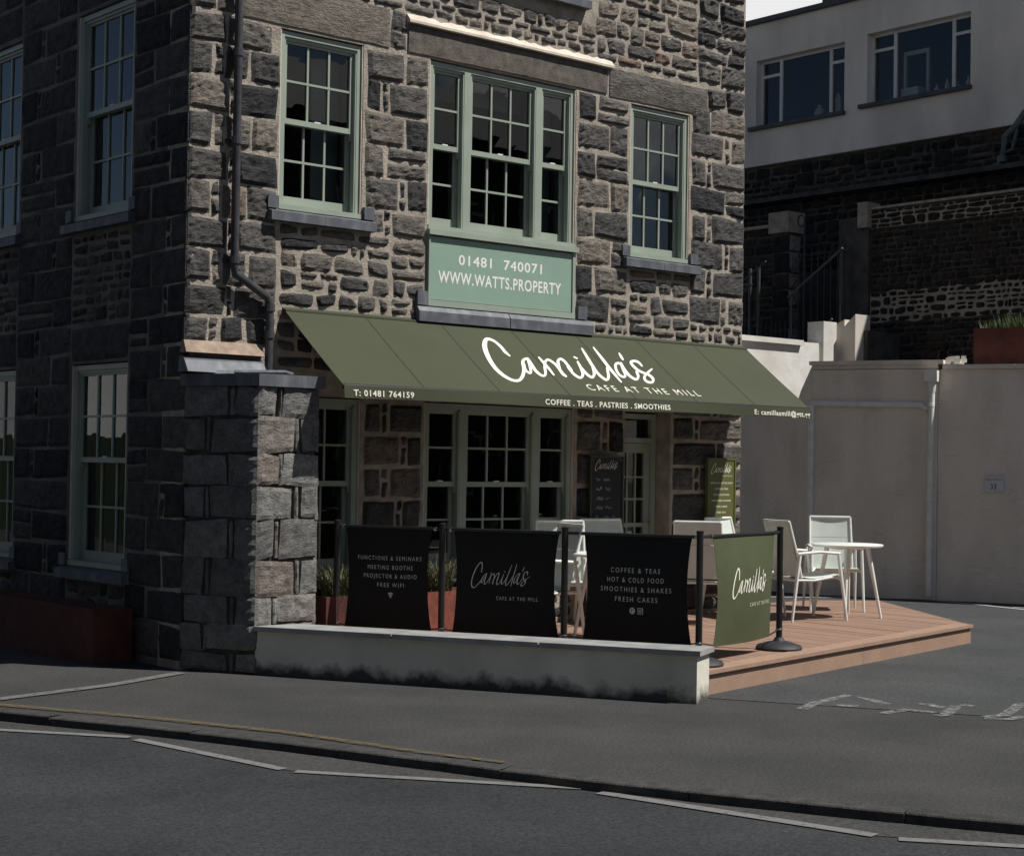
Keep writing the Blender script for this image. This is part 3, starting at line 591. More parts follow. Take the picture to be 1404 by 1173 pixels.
mb = MB(); mb.prism([(-.03, .0, 2.60), (-.03, -.03, 2.60), (-.045, -.10, 2.50), (-.045, -.0, 2.50)], (.72, 0, 0)); obj('drip_band', mb, 'tan', B)
mb = MB(); mb.prism([(-.05, .0, 2.47), (-.05, -.05, 2.47), (-.06, -.10, 2.44), (-.06, -.16, 2.345), (-.06, 0, 2.345)], (.73, 0, 0)); obj('lead_flashing', mb, 'lead', B)
# ------------------------------------------------------------------ sash windows
def sash(F, parent, u0, u1, z0, z1, d, cols, rows, st=.042, bar=.019, bottom=.06, horns=False):
    """one sash: frame, bars and panes; d = distance of its outer face from the wall plane (negative = inward)"""
    P = F.P; th = .038
    def bxx(mb, a, b, c, e, dd, t): mb.box(P(a, c, dd - t), F.u * (b - a), F.n * t, Vector((0, 0, e - c)))
    mb = MB(); bxx(mb, u0, u0 + st, z0, z1, d, th); bxx(mb, u1 - st, u1, z0, z1, d, th); bxx(mb, u0 + st, u1 - st, z1 - st * .95, z1, d - .001, th - .002); bxx(mb, u0 + st, u1 - st, z0, z0 + bottom, d - .001, th - .002)
    if horns:
        for q in (u0, u1 - .028): bxx(mb, q, q + .028, z0 - .055, z0, d, th)
    s = obj('sash', mb, 'green', parent)
    a0, a1, b0, b1 = u0 + st, u1 - st, z0 + bottom, z1 - st * .95
    for k in range(1, cols): mb = MB(); x = a0 + (a1 - a0) * k / cols; bxx(mb, x - bar / 2, x + bar / 2, b0, b1, d - .006, .024); obj('glazing_bar', mb, 'green', parent)
    for k in range(1, rows): mb = MB(); z = b0 + (b1 - b0) * k / rows; bxx(mb, a0, a1, z - bar / 2, z + bar / 2, d - .004, .027); obj('glazing_bar', mb, 'green', parent)
    for i in range(cols):
        for j in range(rows):
            x0 = a0 + (a1 - a0) * i / cols; x1 = a0 + (a1 - a0) * (i + 1) / cols; y0 = b0 + (b1 - b0) * j / rows; y1 = b0 + (b1 - b0) * (j + 1) / rows; mb = MB()
            e = [random.uniform(-.0012, .0012) for _ in range(4)]
            q_ = [P(x0, y0, d - .020 + e[0]), P(x1, y0, d - .020 + e[1]), P(x1, y1, d - .020 + e[2]), P(x0, y1, d - .020 + e[3])]
            if F.u.cross(Vector((0, 0, 1))).dot(F.n) < 0: q_.reverse()
            mb.quad(*q_); obj('pane', mb, 'glass', parent)
def sash_window(F, u0, u1, z0, z1, lights, sill=None, mid=None, sill_extra=.11, blocks=True, drop=0.0):
    """lights: list of (width share, cols); box frame almost flush with the wall"""
    P = F.P; D0 = -.022
    def bxx(mb, a, b, c, e, dd, t): mb.box(P(a, c, dd - t), F.u * (b - a), F.n * t, Vector((0, 0, e - c)))
    g = .012; fr = .052; mb = MB()
    bxx(mb, u0 + g, u0 + fr, z0 + .002, z1 - g, D0, .15); bxx(mb, u1 - fr, u1 - g, z0 + .002, z1 - g, D0, .15); bxx(mb, u0 + fr, u1 - fr, z1 - .055, z1 - g, D0 - .002, .146); bxx(mb, u0 + .004, u1 - .004, z0 + .002, z0 + .045, D0 + .03, .16)
    tot = sum(w for w, _ in lights); x = u0 + fr; span = (u1 - fr) - (u0 + fr); mw = .075; usable = span - mw * (len(lights) - 1); cells = []
    for k, (w, c) in enumerate(lights):
        ww = usable * w / tot; cells.append((x, x + ww, c)); x += ww
        if k < len(lights) - 1: bxx(mb, x, x + mw, z0 + .045, z1 - .055, D0 - .001, .148); x += mw
    bxx(mb, u0 + fr, u1 - fr, z1 - .08, z1 - .055, D0 - .02, .03)
    w_ = obj('window', mb, 'green', B_PARENT[0])
    zm = mid if mid else (z0 + z1) / 2
    for a, b, c in cells:
        mb = MB(); bxx(mb, a, a + .014, z0 + .045, z1 - .08, D0 - .004, .05); obj('staff_bead', mb, 'green', w_); mb = MB(); bxx(mb, b - .014, b, z0 + .045, z1 - .08, D0 - .004, .05); obj('staff_bead', mb, 'green', w_)
        sash(F, w_, a + .006, b - .006, zm - .022, z1 - .062, D0 - .035, c, 2, bottom=.045, horns=True)
        sash(F, w_, a + .006, b - .006, z0 + .046, zm + .02, D0 - .082, c, 2, bottom=.085)
        mb = MB(); bxx(mb, (a + b) / 2 - .03, (a + b) / 2 + .03, zm + .022, zm + .034, D0 - .04, .03); obj('sash_lock', mb, 'white_metal', w_)
    mb = MB(); bxx(mb, u1 - g + .001, u1 - .001, z0 + .05, z1 - .01, -.006, .02); obj('pointing', mb, 'mortar_pale', w_)
    mb = MB(); bxx(mb, u0 + .001, u0 + g - .001, z0 + .05, z1 - .01, -.006, .02); obj('pointing', mb, 'mortar_pale', w_)
    if sill:
        e = sill_extra; mb = MB()
        for (a, b) in [(u0 - e, (u0 + u1) / 2 - .002), ((u0 + u1) / 2 + .002, u1 + e)]: mb.prism([P(a, z0 - .002, -.01), P(a, z0 - .03, .085), P(a, z0 - .105, .085), P(a, z0 - .105, -.01)], F.u * (b - a))
        obj('sill', mb, 'lead', w_)
        if blocks:
            for a in (u0 - .115, u1 + .012): mb = MB(); bxx(mb, a, a + .103, z0 - .0, z0 + .105, .034, .05); obj('lead_block', mb, 'lead', w_)
    return w_
B_PARENT = [B]
sash_window(FW, .84, 1.68, 3.73, 5.23, [(1, 3)], sill=True)
w_c = sash_window(FW, 2.40, 4.17, 3.72, 5.24, [(.36, 1), (.78, 3), (.36, 1)])
sash_window(FW, 4.90, 5.74, 3.71, 5.22, [(1, 3)], sill=True)
sash_window(FW, 2.40, 4.17, 6.12, 7.6, [(.36, 1), (.78, 3), (.36, 1)], sill=True)
sash_window(FW, .84, 1.68, 6.2, 7.6, [(1, 3)], sill=True)
sash_window(FW, .84, 1.71, .70, 2.20, [(1, 3)], sill=True, blocks=False, mid=1.47)
sash_window(FW, 2.40, 4.20, .72, 2.20, [(.36, 1), (.78, 3), (.36, 1)], sill=True, blocks=False, mid=1.47)
for u in (.93, 3.10):
    sash_window(LW, u, u + 1.03, 3.72, 5.54, [(1, 3)], sill=True, mid=4.66)
    sash_window(LW, u, u + 1.03, .72, 2.47, [(1, 3)], sill=True, mid=1.64)
# projecting lip of the middle window, sign panel below it, lead apron
mb = MB(); mb.bx(2.385, 4.185, -.055, -.0, 3.675, 3.722); obj('window_lip', mb, 'green', B)
mb = MB(); mb.bx(2.415, 4.13, -.018, .0, 3.105, 3.66); p_ = obj('sign_panel', mb, 'panel', B); p_['label'] = 'sage green painted panel with a white phone number and web address'
mb = MB(); mb.bx(2.40, 4.165, -.032, -.0, 3.045, 3.10); mb.bx(4.13, 4.165, -.030, .0, 3.10, 3.675); mb.bx(2.40, 2.415, -.030, .0, 3.10, 3.675); obj('panel_frame', mb, 'green', B)
mb = MB(); fn = lambda x, y: (x, -.0195, y)
put_text(mb, '01481  740071', fn, 2.745, 3.745, 3.437, .092, .018); obj('lettering', mb, 'white', p_); mb = MB(); put_text(mb, 'WWW.WATTS.PROPERTY', lambda x, y: (x, -.0195, y), 2.515, 3.99, 3.262, .108, .02); obj('lettering', mb, 'white', p_)
for a, b in ((2.27, 3.315), (3.325, 4.37)):
    mb = MB(); mb.prism([(a, .0, 3.045), (a, -.045, 3.03), (a, -.075, 2.99), (a, -.075, 2.90), (a, 0, 2.90)], (b - a, 0, 0)); obj('lead_apron', mb, 'lead', B)
for a in (2.275, 4.20): mb = MB(); mb.bx(a, a + .115, -.040, .0, 3.046, 3.17); obj('lead_block', mb, 'lead', B)
# door
mb = MB(); mb.bx(4.895, 4.955, -.0, .09, .16, 2.18); mb.bx(5.445, 5.505, 0, .09, .16, 2.18); mb.bx(4.955, 5.445, 0, .088, 2.13, 2.18); mb.bx(4.955, 5.445, 0.002, .086, 1.89, 1.94)
dr = obj('door', mb, 'green', B); mb = MB()
mb.bx(4.958, 5.03, .03, .07, .19, 1.885); mb.bx(5.37, 5.442, .03, .07, .19, 1.885); mb.bx(5.03, 5.37, .031, .069, 1.79, 1.885); mb.bx(5.03, 5.37, .031, .069, .19, .75); mb.bx(5.03, 5.37, .032, .068, 1.05, 1.09); obj('door_leaf', mb, 'green', dr)
for q in (5.143, 5.257): mb = MB(); mb.bx(q - .009, q + .009, .035, .06, .75, 1.79); obj('glazing_bar', mb, 'green', dr)
for z in (.85, 1.32, 1.54): mb = MB(); mb.bx(5.03, 5.37, .037, .062, z, z + .018); obj('glazing_bar', mb, 'green', dr)
mb = MB(); mb.quad((5.03, .05, .75), (5.37, .05, .75), (5.37, .05, 1.79), (5.03, .05, 1.79)); obj('pane', mb, 'glass', dr)
mb = MB(); mb.quad((4.955, .05, 1.94), (5.445, .05, 1.94), (5.445, .05, 2.13), (4.955, .05, 2.13)); obj('pane', mb, 'glass', dr)
mb = MB(); mb.tube([(5.40, .03, 1.10), (5.40, -.03, 1.10), (5.32, -.03, 1.10)], .01); obj('handle', mb, 'chrome', dr)
dr.location = (0, .19, 0)
# blinds and shutters seen behind the glass
for a, b, z0, z1 in ((1.38, 1.66, 3.75, 5.2), (2.42, 2.75, 4.95, 5.2), (2.78, 3.75, 4.98, 5.2), (3.82, 4.14, 3.75, 5.2), (4.92, 5.72, 3.75, 5.2)):
    mb = MB(); mb.bx(a, b, .34, .352, z0, z1); o_ = obj('blind', mb, 'blind', B)
# drainpipe
mb = MB(); path = [(.385, -.085, 8.5), (.385, -.085, 3.22), (.395, -.085, 3.15), (.70, -.085, 2.985), (.725, -.085, 2.92), (.725, -.085, 2.36)]
mb.tube(path, .034, 12); dp = obj('drainpipe', mb, 'pipe_black', B, smooth=True); dp['label'] = 'black painted drainpipe with an offset bend above the awning'
for x, z in ((.385, 5.9), (.385, 4.93), (.385, 4.22), (.385, 3.26), (.725, 2.9), (.725, 2.68)):
    mb = MB(); mb.tube([(x, -.085, z - .03), (x, -.085, z + .03)], .043, 12); mb.bx(x - .06, x + .06, -.045, .0, z - .014, z + .014); obj('pipe_bracket', mb, 'pipe_black', dp)
# ------------------------------------------------------------------ stone buttress at the corner
BU = thing('stone_buttress', 'squat grey granite buttress with a lead cap at the corner of the stone building', 'buttress', (.3, -.25, 0))
V0 = Vector((0, 0, 0)); V1 = Vector((.330, -.563, 0)); V2 = Vector((.90, -.563, 0)); V3 = Vector((.90, -.03, 0)); V00 = Vector((0.02, -.03, 0))
mb = MB(); mb.prism([V00 + Vector((.02, 0, -.05)), V1 + Vector((.012, .02, -.05)), V2 + Vector((-.02, .02, -.05)), V3 + Vector((-.02, 0, -.05))], (0, 0, 2.28)); obj('core', mb, 'mortar_dark', BU)
def outs(k):
    c = [Vector((-.035, -.0, 0)), Vector((.315, -.598, 0)), Vector((.935, -.598, 0)), Vector((.935, -.035, 0))]
    return [v + Vector((0, 0, k)) for v in c]
mb = MB(); mb.prism(outs(2.235), (0, 0, .095)); cap = obj('lead_cap', mb, 'lead', BU)
mb = MB(); a, b = Vector((.06, -.10, 2.331)), Vector((.62, -.40, 2.331)); mb.prism([a, b, b + Vector((.0, .03, .035)), a + Vector((0, .03, .035))], (.012, .02, 0)); mb.tube([(.25, -.34, 2.345), (.62, -.49, 2.355), (.67, -.53, 2.335)], .018, 8); obj('lead_roll', mb, 'lead', BU)
FA = Frame((.004, -.004, 0), V1 - V0, (-.863, -.506, 0)); FB = Frame((.330, -.563, 0), (1, 0, 0), (0, -1, 0)); FC = Frame((.90, -.563, 0), (0, 1, 0), (1, 0, 0))
rng = random.Random(8); zb = [.0, .16, .37, .595, .885, 1.19, 1.45, 1.715, 2.00, 2.232]
bk = dict(proud=.010, rough=.010, joint=.009, roundness=.04, jit=.022, ek=.35)
def blk(u1, alt):
    out = []
    for k in range(len(zb) - 1):
        a, b = zb[k], zb[k + 1]
        if (k + alt) % 2: m = u1 * rng.uniform(.58, .66); out += [(0, m, a, b), (m, m + .05, a, b), (m + .05, u1, a, b)]
        else: m = u1 * rng.uniform(.28, .34); out += [(0, m, a, b), (m, m + .045, a, b), (m + .045, u1, a, b)]
    return out
lay('BU', FB, blk(.567, 0), (.45, .3), rng, material='granite', edges=lambda c: (0 if c[0] < .01 else 1, 0 if c[1] > .56 else 1, 1, 1), **bk)
lay('BU', FA, blk(.652, 1), (.2, .2), rng, material='granite', edges=lambda c: (1, 0 if c[1] > .64 else 1, 1, 1), **bk)
lay('BU', FC, blk(.52, 1), (.4, .25), rng, material='granite', **{**bk, 'res': (3, 3)})
finish_stones('BU', BU)
# ------------------------------------------------------------------ low street wall
LWT = thing('low_wall', 'low white rendered wall with a grey cap and dark algae stains along the street', 'wall', (1.3, -2.0, 0))
A = Vector((.345, -.56, 0)); Bp = Vector((1.994, -3.678, 0)); nn = STN * .31
mb = MB(); N = 24; pts = []
mb.prism([A + Vector((0, 0, -.1)), Bp + Vector((0, 0, -.1)), Bp + nn + Vector((0, 0, -.1)), A + nn + Vector((0, 0, -.1))], (0, 0, .435)); obj('wall_body', mb, 'lowwall', LWT)
e = STREET; o_ = Vector((0, 0, .337))
for q, (t0, t1) in enumerate([(0, .33), (.333, .66), (.663, 1.0)]):
    a = A.lerp(Bp + e * .03, t0) + o_ - STN * .03; b = A.lerp(Bp + e * .03, t1) + o_ - STN * .03; mb = MB()
    mb.prism([a, b, b + STN * .37, a + STN * .37], (0, 0, .036)); obj('cap_slab', mb, 'slate', LWT)
# ------------------------------------------------------------------ timber deck
DK = thing('timber_deck', 'reddish brown timber deck of narrow boards in front of the cafe', 'deck', (4, -1.5, 0))
ZD = .18
def yl(x):
    if x <= 2.446: return -.55 + (x - .62) * (-3.398 + .55) / (2.446 - .62)
    if x <= 7.288: return -3.398 + (x - 2.446) * (1.075 / 4.842)
    return -2.323 + (x - 7.288) * (2.323 / 1.66)
def yu(x):
    if x <= 6.60: return -.035
    if x <= 8.3: return .45
    return .45 - (x - 8.3) * (.45 / .65)
rng = random.Random(2); x = .99; bw = .142
while x < 8.94:
    cuts = [c for c in (2.446, 6.60, 7.288, 8.3) if x + .01 < c < x + bw - .01]; xs = [x + .003] + cuts + [min(x + bw - .003, 8.945)]
    edge = .165 if x > 2.4 else 0.0
    lo = [(q, yl(q) + (edge if q > 2.40 and q < 7.27 else 0)) for q in xs]; 
    yhi = [yu(xs[0] + 1e-4)] + [yu(c - 1e-4) for c in cuts] + [yu(xs[-1] - 1e-4)]
    hi = []
    for i, q in enumerate(xs):
        hi.append((q, yu(q - 1e-3) if i else yu(q + 1e-3)))
        if i and i < len(xs) - 1: hi.append((q, yu(q + 1e-3)))
    dz = rng.uniform(-.0015, .0015)
    if min(h[1] for h in hi) > max(l_[1] for l_ in lo) - 3.9:
        pts = [(a, b, ZD - .028 + dz) for a, b in lo] + [(a, b, ZD - .028 + dz) for a, b in reversed(hi)]
        mb = MB(); mb.prism(pts, (0, 0, .028)); obj('deck_board', mb, 'deck', DK)
    x += bw
dv = Vector((4.842, 1.075, 0)).normalized(); dn_ = Vector((dv.y, -dv.x, 0)); P0 = Vector((2.446, -3.398, 0)); P1 = Vector((7.288, -2.323, 0))
for a, b in ((P0 - dv * .10, P0.lerp(P1, .52)), (P0.lerp(P1, .5205), P1 + dv * .02)):
    mb = MB(); mb.prism([a + dn_ * .025 + Vector((0, 0, ZD - .026)), b + dn_ * .025 + Vector((0, 0, ZD - .026)), b - dn_ * .155 + Vector((0, 0, ZD - .026)), a - dn_ * .155 + Vector((0, 0, ZD - .026))], (0, 0, .029)); obj('edge_board', mb, 'deck_trim', DK)
    mb = MB(); mb.prism([a - dn_ * .0, b - dn_ * .0, b - dn_ * .022, a - dn_ * .022], (0, 0, ZD - .032)); obj('riser_board', mb, 'deck_trim', DK)
P2 = Vector((8.95, .0, 0)); P3 = Vector((8.3, .45, 0)); mb = MB(); dq = Vector((-(P2 - P1).y, (P2 - P1).x, 0)).normalized() * .02
mb.prism([P1 + dq, P2 + dq, P2 + dq * 2, P1 + dq * 2], (0, 0, ZD - .031)); obj('riser_board', mb, 'deck_trim', DK)
mb = MB(); mb.prism([(2.5, -3.3, 0), (7.2, -2.25, 0), (8.8, -.02, 0), (8.25, .4, 0), (6.65, .4, 0), (6.65, -.05, 0), (1.0, -.05, 0), (1.0, -1.05, 0)], (0, 0, ZD - .05)); obj('deck_frame', mb, 'soil', DK)
mb = MB(); mb.bx(8.2, 9.2, .55, .72, 0, .12); tag(obj('white_kerb', mb, 'whitewash'), 'short white kerb block behind the far edge of the deck', 'kerb')
# ------------------------------------------------------------------ awning
AW = thing('awning', 'wide olive green canvas awning with white script lettering over the cafe front', 'awning', (3.7, -.1, 2.92))
Zt = 2.925; Zf = 2.255; PJ = .90; XL = .90; XR = 6.60
tu = Vector((0, -PJ, Zf - Zt)); SL = tu.length; tu.normalize(); an = Vector((0, tu.z, -tu.y)).normalized() * -1
if an.z < 0: an = -an
def AP(x, s, d=0.0):
    sag = -.006 * math.sin(math.pi * min(1, max(0, s / SL)))
    return Vector((x, 0, Zt)) + tu * s + an * (d + sag)
edges_x = [XL + (XR - XL) * k / 7 for k in range(8)]
for k in range(7):
    a, b = edges_x[k], edges_x[k + 1]; mb = MB()
    mb.grid(lambda u, v: AP(a + (b - a) * u, .0 + SL * v, .0), 4, 8); i0 = len(mb.v); mb.grid(lambda u, v: AP(a + (b - a) * (1 - u), SL * v, -.004), 4, 8)
    cp_ = obj('canopy_panel', mb, 'canvas', AW, smooth=True)
    if k: mb = MB(); mb.grid(lambda u, v: AP(a - .006 + .012 * u, SL * v, .0022), 1, 8); obj('seam', mb, 'seam', AW)
mb = MB(); mb.tube([(XL, -.035, Zt - .035), (XR, -.035, Zt - .035)], .018, 10); obj('head_rail', mb, 'seam', AW)
rng = random.Random(3)
vf = lambda x: -PJ - .006 - .004 * math.sin(x * 3.1) - .0025 * math.sin(x * 8.3 + 1)
def val(u, v): x = XL - .0 + (XR - XL) * u; return Vector((x, -PJ - .004 - v * .010 * (1 + .6 * math.sin(x * 3.1)), Zf + .004 - v * .098 - .004 * v * math.sin(x * 2.2)))
mb = MB(); mb.grid(val, 60, 4); mb.grid(lambda u, v: val(1 - u, v) + Vector((0, .003, 0)), 60, 4); va = obj('valance', mb, 'canvas', AW, smooth=True)
mb = MB(); mb.tube([(XL + .01, -PJ + .02, Zf - .005), (XR - .01, -PJ + .02, Zf - .005)], .022, 8); obj('front_rail', mb, 'black', AW)
for x in (1.05, 3.75, 6.45): mb = MB(); mb.tube([(x, -.03, 2.70), (x + (.25 if x < 4 else -.25), -.45, 2.47), (x, -PJ + .03, Zf - .01)], .016, 8); obj('folding_arm', mb, 'black', AW)
